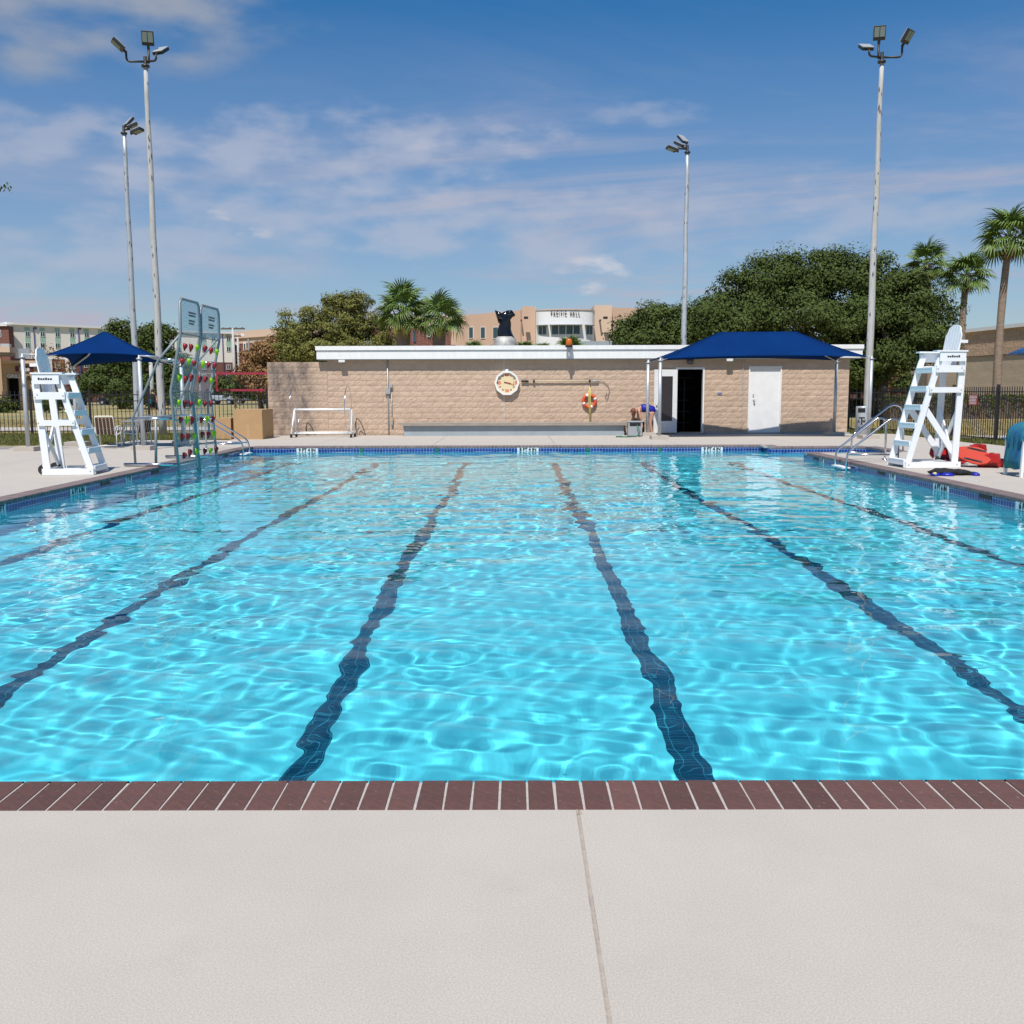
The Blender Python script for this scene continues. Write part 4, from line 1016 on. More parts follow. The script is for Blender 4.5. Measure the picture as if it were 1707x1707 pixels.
pan_i = 0
for (ya, yb2, dz) in ((20.75, 22.0, 0.0), (22.12, 23.45, -0.02)):
    ya -= O.y; yb2 -= O.y
    p_ = thing('climbing_panel', None, None); p_.parent = cl; pan_i += 1
    pts = [(xz(z), ya, z + dz) for z in prof[:-1]] + [(xz(3.3), ya, ZT + dz - 0.10), (xz(3.4), ya + 0.10, ZT + dz)] + [(xz(3.4), yb2 - 0.10, ZT + dz), (xz(3.3), yb2, ZT + dz - 0.10)] + [(xz(z), yb2, z + dz) for z in reversed(prof[:-1])]
    B().tube(pts, 0.030, 10).obj('frame', M['dullsteel'], p_, True)
    for z in (0.42, 1.60, 2.80): B().tube([(xz(z), ya, z + dz), (xz(z), yb2, z + dz)], 0.014, 8).obj('crossbar', M['dullsteel'], p_, True)
    B().tube([(xz(0.9), ya, 0.98), (xz(0.9), yb2, 0.98)], 0.016, 8).tube([(xz(2.2) - 0.05, ya, 2.24), (xz(2.2) - 0.05, yb2, 2.24)], 0.02, 8).tube([(xz(0) - 0.03, ya, 0.02), (xz(0) - 0.03, yb2, 0.02)], 0.018, 8).obj('rear_bar', M['galv'], p_, True)
    for z0, z1, m_ in ((0.46, 1.57, 'clear'), (1.63, 2.77, 'clear'), (2.83, ZT - 0.03, 'clear2'), (-0.10, 0.39, 'clear')):
        x0, x1 = xz(z0), xz(z1)
        B().add([(x0 - 0.004, ya + 0.035, z0 + dz), (x0 - 0.004, yb2 - 0.035, z0 + dz), (x1 - 0.004, yb2 - 0.035, z1 + dz), (x1 - 0.004, ya + 0.035, z1 + dz),
                 (x0 + 0.006, ya + 0.035, z0 + dz), (x0 + 0.006, yb2 - 0.035, z0 + dz), (x1 + 0.006, yb2 - 0.035, z1 + dz), (x1 + 0.006, ya + 0.035, z1 + dz)],
                [(0, 1, 2, 3), (7, 6, 5, 4), (0, 4, 5, 1), (1, 5, 6, 2), (2, 6, 7, 3), (3, 7, 4, 0)]).obj('acrylic_sheet', M[m_], p_)
    # printed marks of the maker, too small to read
    g = B(); rmk = random.Random(3)
    for r_, (zl, w0) in enumerate(((3.25, 0.48), (3.19, 0.42), (3.08, 0.40), (3.02, 0.30))):
        y = ya + 0.52
        while y < ya + 0.52 + w0:
            w = rmk.uniform(0.03, 0.06); x = xz(zl) + 0.009; g.add([(x, y, zl), (x, y + w, zl), (x, y + w, zl + 0.04), (x, y, zl + 0.04)], [(0, 1, 2, 3)]); y += w + 0.012
    g.obj('printed_mark', M['ink'], p_)
    hold = B()
    for z, r in ((0.10, 0.075), (0.06, 0.10), (0.0, 0.085), (-0.07, 0.05), (-0.13, 0.012)): pass
    hold.lathe([(0.010, -0.10), (0.036, -0.06), (0.062, -0.005), (0.068, 0.04), (0.048, 0.075), (0.008, 0.09)], 8)
    hold.v = [(max(0, x * 1.5) + 0.0, y, z) for x, y, z in hold.v]
    hr, hl = hold.mesh('climbing_hold', M['holdred'], True), hold.mesh('climbing_hold', M['lime'], True)
    zs = (2.55, 2.20 + 0.02, 1.87, 1.33, 0.97, 0.62, 0.24)
    pat = ('rrl', 'rlr', 'lrr', 'lrr', 'rlr', 'rrl', 'rrl') if pan_i == 1 else ('rrl', 'lrr', 'rrl', 'lrr', 'rlr', 'rrl', 'rlr')
    for j, z in enumerate(zs):
        for i in range(3):
            y = ya + (yb2 - ya) * (0.24, 0.56, 0.88)[i] + random.uniform(-0.03, 0.03)
            z_ = z + random.uniform(-0.02, 0.02)
            place('climbing_hold', hr if pat[j][i] == 'r' else hl, p_, (xz(z_) + 0.008, y, z_ + dz), scale=(0.85, random.uniform(0.72, 0.95), random.uniform(0.75, 1.0)))
for yy in (20.85, 23.35):
    y = yy - O.y; xb = -8.12 - O.x; fr_ = thing('support_frame', None, None); fr_.parent = cl
    B().tube([(xz(2.85), y, 2.83), (-7.50 - O.x, y, 2.26), (xb, y, 1.02), (xb + 0.02, y, 0.06)], 0.027, 8).obj('brace', M['dullsteel'], fr_, True)
    B().tube([(-7.50 - O.x, y, 2.26), (xz(2.3), y, 2.26)], 0.03, 8).tube([(xb - 0.10, y, 1.02), (xz(1.0), y, 1.02)], 0.03, 8).obj('strut', M['steel'], fr_, True)
    B().tube([(-7.62 - O.x, y, 1.02), (-7.66 - O.x, y, 0.06)], 0.03, 8).obj('post', M['dullsteel'], fr_, True)
    B().tube([(xb - 0.22, y, 0.045), (xz(0) - 0.03, y, 0.045)], 0.036, 8).obj('foot_rail', M['steel'], fr_, True)
B().tube([(-8.10 - O.x, 20.85 - O.y, 1.02), (-8.10 - O.x, 23.35 - O.y, 1.02)], 0.028, 8).tube([(-7.50 - O.x, 20.85 - O.y, 2.26), (-7.50 - O.x, 23.35 - O.y, 2.26)], 0.028, 8).obj('tie_bar', M['galv'], cl, True)


# ================================================================ hand rails in the pool
def bend(pts, r=0.14, n=5):
    pts = [Vector(p) for p in pts]; out = [pts[0]]
    for i in range(1, len(pts) - 1):
        a = (pts[i - 1] - pts[i]); b_ = (pts[i + 1] - pts[i]); ra = min(r, a.length * 0.45, b_.length * 0.45)
        p0 = pts[i] + a.normalized() * ra; p1 = pts[i] + b_.normalized() * ra
        for k in range(n + 1):
            t_ = k / n; out.append(p0 * (1 - t_) ** 2 + pts[i] * 2 * t_ * (1 - t_) + p1 * t_ ** 2)
    return out + [pts[-1]]


def ladder(label, x_w, ys2, s, xd, hmid, htop, steps_z=(-0.12, -0.42)):
    t = thing('pool_ladder', label, 'pool ladder', (x_w, sum(ys2) / 2, 0)); ox, oy = x_w, sum(ys2) / 2
    for y in ys2:
        B().tube(bend([(0, y - oy, -0.9), (0, y - oy, hmid), ((xd - 0.18 * s) - ox, y - oy, htop - 0.02), (xd - ox, y - oy, htop - 0.06), (xd - ox, y - oy, 0.01)], 0.17), 0.024, 10).obj('rail', M['steel'], t, True)
        B().tube([(0, y - oy, 0.17), (xd - ox, y - oy, 0.17)], 0.02, 8).obj('lower_bar', M['steel'], t, True)
        B().lathe([(0.06, 0.0), (0.06, 0.012), (0.03, 0.03)], 12, (xd - ox, y - oy, 0)).obj('flange', M['steel'], t, True)
    for z in steps_z: B().box(-0.09, 0.09, ys2[0] - oy, ys2[1] - oy, z - 0.015, z + 0.015).obj('step', M['white'], t)
    return t


ladder('stainless pool ladder with two sloping hand rails beside the tall lifeguard chair', 7.30, (21.5, 22.25), 1, 8.42, 0.22, 0.98)
ladder('stainless pool ladder with two sloping hand rails behind the climbing wall', -7.42, (26.7, 27.35), -1, -8.62, 0.22, 0.86)
gr = thing('grab_rail', 'tall stainless grab rail arching over the step alcove behind the ladder', 'hand rail', (8.9, 26.0, 0))
q = [P(x, y, Y) - Vector((8.9, 26.0, 0)) for x, y, Y in ((1420, 757, 24.8), (1420, 729, 24.8), (1425, 722, 24.8), (1482, 677, 25.4), (1492, 674.5, 25.5), (1501, 678, 25.6), (1506, 688, 25.6), (1505.5, 752, 25.7))]
q[0].z = -0.8; q[-1].z = 0.0
B().tube(bend(q, 0.12), 0.024, 10).obj('rail', M['steel'], gr, True)

# ================================================================ things on the deck
# lane reel
Yr = 34.0; a0 = P(492, 718, Yr).x; a1 = P(586, 718, Yr).x
rl_ = thing('lane_rope_reel', 'empty wheeled lane rope reel of white tubes with two big hoops by the wall', 'reel', ((a0 + a1) / 2, Yr, 0)); hw = (a1 - a0) / 2
B().tube([(-hw, 0, 0.95), (hw, 0, 0.95)], 0.042, 10).obj('axle', M['white'], rl_, True)
B().tube([(-hw - 0.02, -0.25, 0.14), (hw + 0.02, -0.25, 0.14)], 0.027, 8).tube([(-hw - 0.02, 0.25, 0.16), (hw + 0.02, 0.25, 0.16)], 0.022, 8).obj('base_bar', M['white'], rl_, True)
for sx in (-1, 1):
    x = sx * hw
    B().tube([(x, 0, 0.95), (x + 0.05 * sx, -0.38, 0.12)], 0.03, 8).tube([(x, 0, 0.95), (x + 0.05 * sx, 0.38, 0.12)], 0.03, 8).tube([(x + 0.05 * sx, -0.42, 0.13), (x + 0.05 * sx, 0.42, 0.13)], 0.03, 8).obj('end_frame', M['white'], rl_, True)
    xh = x - (0.0 if sx < 0 else 0.10)
    B().tube([(xh, 0.72 * math.cos(2 * math.pi * k / 36), 0.97 + 0.78 * math.sin(2 * math.pi * k / 36)) for k in range(36)], 0.012, 6, closed=True).obj('hoop', M['steel'], rl_, True)
    for yy in (-0.4, 0.4):
        w = B().tube([(x + 0.02 * sx, yy, 0.065), (x + 0.08 * sx, yy, 0.065)], 0.065, 12).obj('caster', M['carbon'], rl_)
        B().box(x + 0.02 * sx, x + 0.08 * sx, yy - 0.03, yy + 0.03, 0.132, 0.15).obj('caster_plate', M['grey'], w)
for px, hgt, w, lab in ((515, 0.50, 0.30, 'small dark pipe hoop standing against the wall behind the lane reel'), (598, 0.66, 0.34, 'taller dark pipe hoop standing against the wall right of the lane reel')):
    p = P(px, 724, YB - 0.3); t_ = thing('pipe_hoop', lab, 'hoop', (p.x, YB - 0.3, 0), 0, 'dark pipe hoops by the wall')
    B().tube(bend([(-w * 0.15, 0, 0), (-w * 0.3, 0, hgt * 0.5), (-w * 0.2, 0, hgt), (w * 0.25, 0.05, hgt * 0.7), (w * 0.7, 0.1, 0)], 0.12), 0.014, 6).tube([(-w * 0.45, 0.12, 0), (-w * 0.42, 0.12, hgt * 0.6), (-w * 0.2, 0.1, hgt * 0.95)], 0.012, 6).obj('pipe', M['cordb'], t_, True)

# cardboard boxes


def carton(label, x0, x1, y0, y1, h, tape_low=True):
    t = thing('cardboard_box', label, 'box', ((x0 + x1) / 2, (y0 + y1) / 2, 0), 0, 'cardboard boxes beside the fence'); w, d = (x1 - x0) / 2, (y1 - y0) / 2
    B().box(-w, w, -d, d, 0.0, h - 0.012).obj('carton', M['card'], t)
    B().box(-w + 0.003, w - 0.003, -d + 0.003, -0.004, h - 0.011, h).box(-w + 0.003, w - 0.003, 0.004, d - 0.003, h - 0.011, h + 0.004).obj('flap', M['card'], t)
    B().box(-0.04, 0.04, -d - 0.003, -d, h * 0.02, h * 0.50 if tape_low else h * 0.3).obj('tape', M['card_tape'], t)
    B().box(-0.05, 0.05, -d - 0.003, -d, h * 0.93, h + 0.004).obj('tape', M['card_tape'], t)
    return t


Yc = 32.6
carton('big cardboard box standing at the end of the low wall', P(389, 700, Yc).x, P(437, 700, Yc).x, Yc, Yc + 1.5, 0.98)
carton('smaller cardboard box left of the big one, half hidden by the climbing wall', P(357, 700, 32.7).x, P(384.5, 700, 32.7).x, 32.7, 33.6, 0.70, False)

# trash can with the college emblem
p = P(1437, 725, 34.0)
tr = thing('trash_can', 'grey trash can with black emblem beside the light pole', 'trash can', (p.x, 34.0, 0)); rc = 0.235
B().lathe([(rc - 0.02, 0.03), (rc, 0.05), (rc, 0.98), (rc - 0.01, 1.01), (0.0, 1.02)], 20).obj('body', M['galv'], tr, True)


def arc_patch(g, a0, a1, z0, z1, r, n=6):
    bs = len(g.v)
    for k in range(n + 1):
        a = R_(a0 + (a1 - a0) * k / n); g.v += [(r * math.sin(a), -r * math.cos(a), z0), (r * math.sin(a), -r * math.cos(a), z1)]
    for k in range(n): g.f.append((bs + 2 * k, bs + 2 * k + 2, bs + 2 * k + 3, bs + 2 * k + 1))


g = B(); arc_patch(g, -62, -2, 0.80, 0.95, rc + 0.004); g.obj('opening', M['black'], tr)
g = B(); r2 = rc + 0.004
arc_patch(g, -50, -4, 0.60, 0.645, r2); arc_patch(g, -33, -21, 0.40, 0.60, r2, 3); arc_patch(g, -38, -16, 0.385, 0.40, r2, 3); arc_patch(g, -50, -45, 0.575, 0.60, r2, 1); arc_patch(g, -9, -4, 0.575, 0.60, r2, 1)
g.obj('emblem', M['ink'], tr)
text('emblem_letter', 'A', 0.13, M['ink'], tr, facing((-0.19, -0.155, 0.50), R_(-50)), 0.002, 0.003)
text('emblem_letter', 'M', 0.13, M['ink'], tr, facing((-0.035, -0.238, 0.50), R_(-8)), 0.002, 0.003)
g = B(); rmk = random.Random(9); a = -55.0
arc_patch(g, -56, 30, 0.315, 0.322, r2, 8)
while a < 35: w = rmk.uniform(3, 6); arc_patch(g, a, a + w, 0.25, 0.285, r2, 1); a += w + 1.6
g.obj('printed_line', M['ink'], tr)

# blower box and green hose
p = P(1057.5, 725, 34.0)
bw = thing('pool_blower', 'small grey electric blower box standing beside the canopy post', 'blower', (p.x, 34.0, 0))
B().box(-0.24, 0.24, -0.2, 0.2, 0.03, 0.50).obj('case', M['grey'], bw); B().box(-0.27, 0.27, -0.22, 0.22, 0.503, 0.53).obj('lid', M['galv'], bw)
B().box(-0.19, 0.19, -0.206, -0.201, 0.36, 0.47).obj('grille', M['black'], bw)
for sx in (-1, 1): B().tube([(sx * 0.19, -0.1, 0.0), (sx * 0.19, -0.1, 0.03)], 0.03, 6).obj('foot', M['black'], bw)
B().tube(bend([(-0.24, -0.1, 0.36), (-0.36, -0.12, 0.33), (-0.38, -0.13, 0.14), (-0.25, -0.12, 0.08)], 0.08), 0.012, 6).obj('cable', M['cordb'], bw, True)
o = B().tube(bend([(p.x + 0.05, 33.72, 0.40), (p.x + 0.16, 33.6, 0.16), (p.x + 0.02, 33.35, 0.03), (p.x - 0.4, 33.1, 0.025), (p.x - 0.75, 33.3, 0.025), (p.x - 0.5, 33.45, 0.025)], 0.12), 0.022, 6).obj('garden_hose', M['greenhose'], None, True)
tag(o, 'short green hose lying on the deck in front of the blower', 'hose')

# strap chairs and table on the left deck
def strap_chair(label, loc, rz):
    t = thing('patio_chair', label, 'chair', loc, rz, 'maroon strap chairs on the left deck')
    # local: faces +y (away), backrest near y=0 leaning towards -y
    bk = lambda z: -0.05 - 0.26 * max(0, z - 0.36)
    B().tube(bend([(-0.25, bk(0.36), 0.36), (-0.25, bk(0.90), 0.90), (0.25, bk(0.90), 0.90), (0.25, bk(0.36), 0.36)], 0.07), 0.016, 8).obj('back_frame', M['white'], t, True)
    B().tube(bend([(-0.26, 0.0, 0.36), (-0.26, 0.48, 0.40), (0.26, 0.48, 0.40), (0.26, 0.0, 0.36)], 0.07), 0.016, 8).obj('seat_frame', M['white'], t, True)
    for sx in (-1, 1):
        B().tube(bend([(sx * 0.29, -0.10, 0.0), (sx * 0.29, -0.02, 0.60), (sx * 0.29, 0.40, 0.62), (sx * 0.29, 0.46, 0.0)], 0.10), 0.016, 8).obj('leg', M['white'], t, True)
    B().tube([(-0.27, 0.0, 0.06), (0.27, 0.0, 0.06)], 0.013, 6).obj('stretcher', M['white'], t, True)
    for i in range(9):
        z = 0.42 + i * 0.052; B().box(-0.25, 0.25, bk(z) - 0.008, bk(z) + 0.006, z - 0.0235, z + 0.0235).obj('strap', M['maroon'], t)
    for i in range(7): B().box(-0.25, 0.25, 0.04 + i * 0.062, 0.085 + i * 0.062, 0.385, 0.393).obj('strap', M['maroon'], t)
    for i in range(4):
        x = -0.15 + i * 0.1; B().add([(x - 0.012, bk(z) - 0.012, z) for z in (0.38, 0.87)] + [(x + 0.012, bk(z) - 0.012, z) for z in (0.87, 0.38)], [(0, 1, 2, 3)]).obj('strap_stripe', M['cream'], t)
    return t


p = G(176, 747); sc1 = strap_chair('maroon strap patio chair with white frame seen from behind near the canopy', (p.x, p.y + 0.1, 0), R_(8))
p = G(219, 745); strap_chair('maroon strap patio chair turned sideways beside the table', (p.x + 0.1, p.y + 0.6, 0), R_(70))
p = G(207, 741); tb = thing('patio_table', 'low round patio table with grey metal top between the strap chairs', 'table', (p.x, p.y + 0.9, 0))
B().lathe([(0.0, 0.66), (0.45, 0.66), (0.46, 0.68), (0.0, 0.685)], 20).obj('tabletop', M['galv'], tb)
for k in range(4): a = R_(45 + 90 * k); B().tube([(0.30 * math.cos(a), 0.30 * math.sin(a), 0.66), (0.36 * math.cos(a), 0.36 * math.sin(a), 0.0)], 0.014, 6).obj('leg', M['galv'], tb)

# right edge: beach chair with towel
bcx = thing('beach_chair', 'white framed chair draped with a blue patterned towel at the right edge', 'chair', (9.12, 17.7, 0), R_(0))
B().beam((0.0, 0, 0), (0.02, 0, 0.66), 0.055, 0.05).beam((0.02, 0.62, 0), (0.02, 0.62, 0.66), 0.055, 0.05).obj('leg', M['white'], bcx)
B().beam((0.78, 0, 0), (0.76, 0, 0.42), 0.05, 0.05).beam((0.78, 0.62, 0), (0.76, 0.62, 0.42), 0.05, 0.05).obj('leg', M['white'], bcx)
B().beam((-0.05, 0, 0.68), (0.7, 0, 0.66), 0.07, 0.03).beam((-0.05, 0.62, 0.68), (0.7, 0.62, 0.66), 0.07, 0.03).obj('arm', M['towelblue'], bcx)
B().beam((0.02, 0, 0.40), (0.76, 0, 0.40), 0.04, 0.06).beam((0.02, 0.62, 0.40), (0.76, 0.62, 0.40), 0.04, 0.06).obj('seat_frame', M['white'], bcx)
bcx.location.x += 0.06
tw = thing('towel', 'blue and green patterned towel draped over the chair at the right edge', 'towel', (9.12, 17.7, 0))
g = B(); prf = [(0.06, 0.16), (0.05, 0.30), (0.07, 0.42), (0.10, 0.55), (0.09, 0.74), (0.13, 0.86), (0.22, 0.95), (0.34, 0.99), (0.42, 0.93), (0.44, 0.7), (0.5, 0.44), (0.7, 0.43)]
nn_ = 12
for i, (x, z) in enumerate(prf):
    for k in range(nn_):
        y = 0.03 + 0.56 * k / (nn_ - 1); g.v.append((x + 0.02 * math.sin(k * 1.9 + i * 0.7) - 0.01, y, z - 0.03 * abs(math.sin(k * 0.5)) * (i in (0, 6, 7))))
for i in range(len(prf) - 1):
    for k in range(nn_ - 1): q = i * nn_ + k; g.f.append((q, q + 1, q + nn_ + 1, q + nn_))
o = g.obj('cloth', M['towelblue'], tw, True); o.modifiers.new('t', 'SOLIDIFY').thickness = 0.03

# rescue boards and head blocks behind the tall chair
def backboard(label, px, py, Y, L_, rz, tilt, m_, roll=0):
    p = P(px, py, Y); t = thing('rescue_board', label, 'rescue board', (p.x, Y, 0.015), rz, 'red rescue boards beside the tall chair')
    pts = [(-L_ / 2, -0.03), (-L_ / 2 + 0.05, -0.12), (-L_ / 2 + 0.2, -0.16), (0.05, -0.19), (L_ / 2 - 0.18, -0.18), (L_ / 2 - 0.05, -0.12), (L_ / 2, -0.05), (L_ / 2, 0.03), (L_ / 2 - 0.07, 0.10), (L_ / 2 - 0.2, 0.15), (0.05, 0.17), (-L_ / 2 + 0.2, 0.15), (-L_ / 2 + 0.05, 0.10)]
    mx = Matrix.Rotation(R_(tilt), 4, 'X') @ Matrix.Translation((0, 0, 0.20 + 0.3 * math.sin(R_(abs(roll))))) @ Matrix.Rotation(R_(roll), 4, 'Y')
    o = B().prism([(x, z) for x, z in pts], 0.05, mx).obj('board', M[m_], t)
    bv = o.modifiers.new('b', 'BEVEL'); bv.width = 0.015; bv.segments = 2
    for i in range(6):
        x = -L_ / 2 + 0.25 + i * (L_ - 0.45) / 5
        for s_ in (-1, 1):
            B().prism([(x - 0.055, s_ * 0.115 - 0.018), (x + 0.055, s_ * 0.115 - 0.018), (x + 0.055, s_ * 0.115 + 0.018), (x - 0.055, s_ * 0.115 + 0.018)], 0.004, mx @ Matrix.Translation((0, -0.005, 0))).obj('hand_hole', M['black'], t)
    return t


backboard('orange rescue board leaning on its edge behind the tall chair', 1622, 760, 19.95, 0.70, R_(-30), -20, 'orange', 13)
backboard('dark red rescue board leaning behind the chair ladder, left one of the boards', 1590, 758, 20.7, 0.95, R_(14), -30, 'red', 8)
for i, (px, py, Y, rz, sz, lab) in enumerate(((1612, 753, 20.3, 30, (0.30, 0.15, 0.14), 'red head support block lying between the two rescue boards'), (1634, 749, 20.12, 14, (0.36, 0.17, 0.15), 'red head support block lying on top of the orange rescue board'), (1651, 768, 19.85, -38, (0.34, 0.17, 0.20), 'red head support block leaning at the right end of the orange rescue board'))):
    p = P(px, py, Y); t_ = thing('head_block', lab, 'rescue block', (p.x, Y, p.z - 0.05), R_(rz), 'red head support blocks')
    o = B().prism([(-sz[0] / 2, 0), (sz[0] / 2, 0), (sz[0] / 2 - 0.03, sz[2]), (-sz[0] / 2 + 0.05, sz[2] * 0.9)], sz[1]).obj('foam_block', M['red'], t_); bv = o.modifiers.new('b', 'BEVEL'); bv.width = 0.02; bv.segments = 2
    B().box(-0.03, 0.03, -0.004, sz[1] + 0.004, -0.002, sz[2] + 0.006).obj('strap', M['holdred'], t_)
p = P(1675, 775, 20.0)
t_ = thing('rescue_tube', 'long red rescue tube lying on the deck towards the beach chair', 'rescue tube', (p.x, 20.1, 0.0), R_(-4))
o = B().box(-0.48, 0.55, -0.08, 0.08, 0.0, 0.17).obj('foam', M['red'], t_); bv = o.modifiers.new('b', 'BEVEL'); bv.width = 0.03; bv.segments = 2
B().box(-0.02, 0.02, -0.083, 0.083, -0.001, 0.174).obj('strap', M['holdred'], t_)
# mesh bag with fins at the pool edge
p = G(1583, 792); bgx = thing('mesh_bag', 'black mesh bag with blue fins lying flat at the pool edge under the tall chair', 'bag', (p.x, p.y, 0))
for cxx, w, h, d, s_ in ((-0.10, 0.30, 0.12, 0.17, 1), (0.16, 0.22, 0.10, 0.15, 2), (0.36, 0.16, 0.06, 0.10, 3)):
    g = B(); r = random.Random(s_)
    for j in range(7):
        for k in range(14):
            th = math.pi * j / 6; ph = 2 * math.pi * k / 14; rr = 1 + 0.16 * r.uniform(-1, 1)
            g.v.append((cxx + w * math.sin(th) * math.cos(ph) * rr, d * math.sin(th) * math.sin(ph) * rr, max(0.002, h * (0.5 + 0.5 * math.cos(th)) * (0.8 + 0.4 * r.random()))))
    for j in range(6):
        for k in range(14): g.f.append((j * 14 + k, j * 14 + (k + 1) % 14, (j + 1) * 14 + (k + 1) % 14, (j + 1) * 14 + k))
    g.obj('bag_cloth', M['bagblack'], bgx, True)
for x, w in ((-0.33, 0.09), (-0.12, 0.13), (0.42, 0.07)): B().lathe([(w, 0.0), (w * 1.1, 0.03), (w * 0.5, 0.06)], 8, (x, -0.15, 0)).obj('fin', M['bagblue'], bgx, True)
B().lathe([(0.035, 0.03), (0.04, 0.05), (0.02, 0.07)], 6, (-0.36, -0.19, 0)).obj('buckle', M['yellowrope'], bgx)


# ================================================================ people
def lathe_limb(g, pts, rs, n=10): g.tube(pts, rs, n)


def person_mesh(name, verts, edges, radii, m, parent, root=0, sub=1):
    me = bpy.data.meshes.new(name); me.from_pydata([tuple(v) for v in verts], edges, []); me.materials.append(m)
    o = bpy.data.objects.new(name, me); C.objects.link(o); o.parent = parent
    sk = o.modifiers.new('skin', 'SKIN'); sk.use_smooth_shade = True
    for i, r in enumerate(radii):
        sv = me.skin_vertices[0].data[i]; sv.radius = r if isinstance(r, tuple) else (r, r); sv.use_root = (i == root)
    ss = o.modifiers.new('sub', 'SUBSURF'); ss.levels = ss.render_levels = sub
    return o


# woman bending over a bag by the wall: hips right, head left and low
hp = P(1081, 722, 34.4)
w = thing('person', 'person in blue swimsuit bending over a dark bag beside the open door', 'person', (hp.x, 34.4, 0.0))
V_ = [(0.10, 0, 0.86), (-0.06, 0, 0.93), (-0.24, 0, 0.95), (-0.37, 0, 0.93), (-0.45, -0.01, 0.88), (-0.52, -0.02, 0.82),       # pelvis, waist, chest, shoulders, neck, head
      (0.11, -0.09, 0.80), (0.04, -0.10, 0.47), (0.10, -0.10, 0.09), (-0.03, -0.11, 0.03), (0.11, 0.10, 0.80), (0.08, 0.10, 0.47), (0.14, 0.10, 0.09), (0.01, 0.11, 0.03),
      (-0.36, -0.17, 0.88), (-0.31, -0.20, 0.63), (-0.25, -0.14, 0.42), (-0.36, 0.17, 0.88), (-0.35, 0.19, 0.63), (-0.30, 0.12, 0.42)]
E_ = [(0, 1), (1, 2), (2, 3), (3, 4), (4, 5), (0, 6), (6, 7), (7, 8), (8, 9), (0, 10), (10, 11), (11, 12), (12, 13), (3, 14), (14, 15), (15, 16), (3, 17), (17, 18), (18, 19)]
R__ = [(0.12, 0.15), (0.10, 0.12), (0.10, 0.14), (0.08, 0.13), 0.05, 0.095, 0.09, 0.058, 0.038, 0.035, 0.09, 0.058, 0.038, 0.035, 0.048, 0.036, 0.028, 0.048, 0.036, 0.028]
fing = []
for hy, hb_ in ((-0.14, 16), (0.12, 19)):
    bx_, bz_ = V_[hb_][0], V_[hb_][2]; V_.append((bx_ + 0.01, hy, bz_ - 0.07)); palm = len(V_) - 1; E_.append((hb_, palm)); R__.append((0.032, 0.018))
    for k, ln in enumerate((0.07, 0.08, 0.075, 0.06)):
        yy = hy - 0.027 + 0.018 * k; V_.append((bx_ + 0.015, yy, bz_ - 0.10)); E_.append((palm, len(V_) - 1)); R__.append(0.009)
        V_.append((bx_ + 0.035, yy, bz_ - 0.10 - ln * 0.9)); E_.append((len(V_) - 2, len(V_) - 1)); R__.append(0.007)
    V_.append((bx_ + 0.05, hy, bz_ - 0.10)); E_.append((palm, len(V_) - 1)); R__.append(0.009)
person_mesh('body', V_, E_, R__, M['skin'], w, 0, 2)
g = B(); g.tube([(0.13, 0, 0.80), (0.10, 0, 0.89), (-0.03, 0, 0.955), (-0.18, 0, 0.965), (-0.27, 0, 0.955)], [0.12, 0.165, 0.142, 0.148, 0.13], 14)
g.tube([(-0.25, -0.09, 1.0), (-0.34, -0.09, 1.01), (-0.38, -0.08, 0.96)], 0.018, 6).tube([(-0.25, 0.09, 1.0), (-0.34, 0.09, 1.01), (-0.38, 0.08, 0.96)], 0.018, 6)
g.obj('swimsuit', M['swim'], w, True)
g = B()
g.lathe([(0.02, 0.11), (0.09, 0.07), (0.112, 0.0), (0.09, -0.06), (0.05, -0.16), (0.045, -0.30), (0.02, -0.42)], 12, (-0.535, 0.0, 0.86)); g.obj('hair', M['hair'], w, True)
B().lathe([(0.0, -0.035), (0.012, -0.02), (0.014, 0.0), (0.008, 0.015)], 6, (-0.60, -0.06, 0.80)).obj('nose', M['skin'], w, True)
p = P(1063, 700, 34.75)
bg_ = thing('duffel_bag', 'dark bag standing on the bench end in front of the bending person', 'bag', (hp.x - 0.35, 34.95, 0.0))
B().box(-0.30, 0.26, -0.16, 0.16, 0.0, 0.46).obj('body', M['bagblack'], bg_); B().tube(bend([(-0.12, 0, 0.44), (-0.10, 0, 0.60), (0.10, 0, 0.60), (0.12, 0, 0.44)], 0.08), 0.015, 6).obj('handle', M['bronze'], bg_, True)
B().box(-0.18, 0.14, -0.13, 0.12, 0.462, 0.58).obj('contents', M['bronze'], bg_)

p = G(256, 692)
w2 = thing('person', 'person in dark shirt with bright blue bag standing on the grass beyond the fence', 'person', (p.x, p.y, -0.05))
V_ = [(0, 0, 0.92), (0, 0, 1.12), (0, 0, 1.32), (0, 0, 1.46), (0, 0, 1.56), (0, -0.01, 1.66), (-0.09, 0, 0.85), (-0.11, 0, 0.48), (-0.11, 0, 0.08), (-0.11, -0.10, 0.03), (0.09, 0, 0.85), (0.12, 0.03, 0.48), (0.12, 0.05, 0.08), (0.12, -0.05, 0.03),
      (-0.20, 0, 1.40), (-0.26, 0, 1.12), (-0.24, -0.08, 0.88), (0.20, 0, 1.40), (0.26, 0, 1.12), (0.25, -0.08, 0.88)]
E_ = [(0, 1), (1, 2), (2, 3), (3, 4), (4, 5), (0, 6), (6, 7), (7, 8), (8, 9), (0, 10), (10, 11), (11, 12), (12, 13), (3, 14), (14, 15), (15, 16), (3, 17), (17, 18), (18, 19)]
person_mesh('body', V_, E_, [(0.15, 0.11), (0.13, 0.10), (0.16, 0.11), (0.13, 0.09), 0.055, 0.10, 0.09, 0.06, 0.045, 0.04, 0.09, 0.06, 0.045, 0.04, 0.055, 0.042, 0.035, 0.055, 0.042, 0.035], M['skin'], w2)
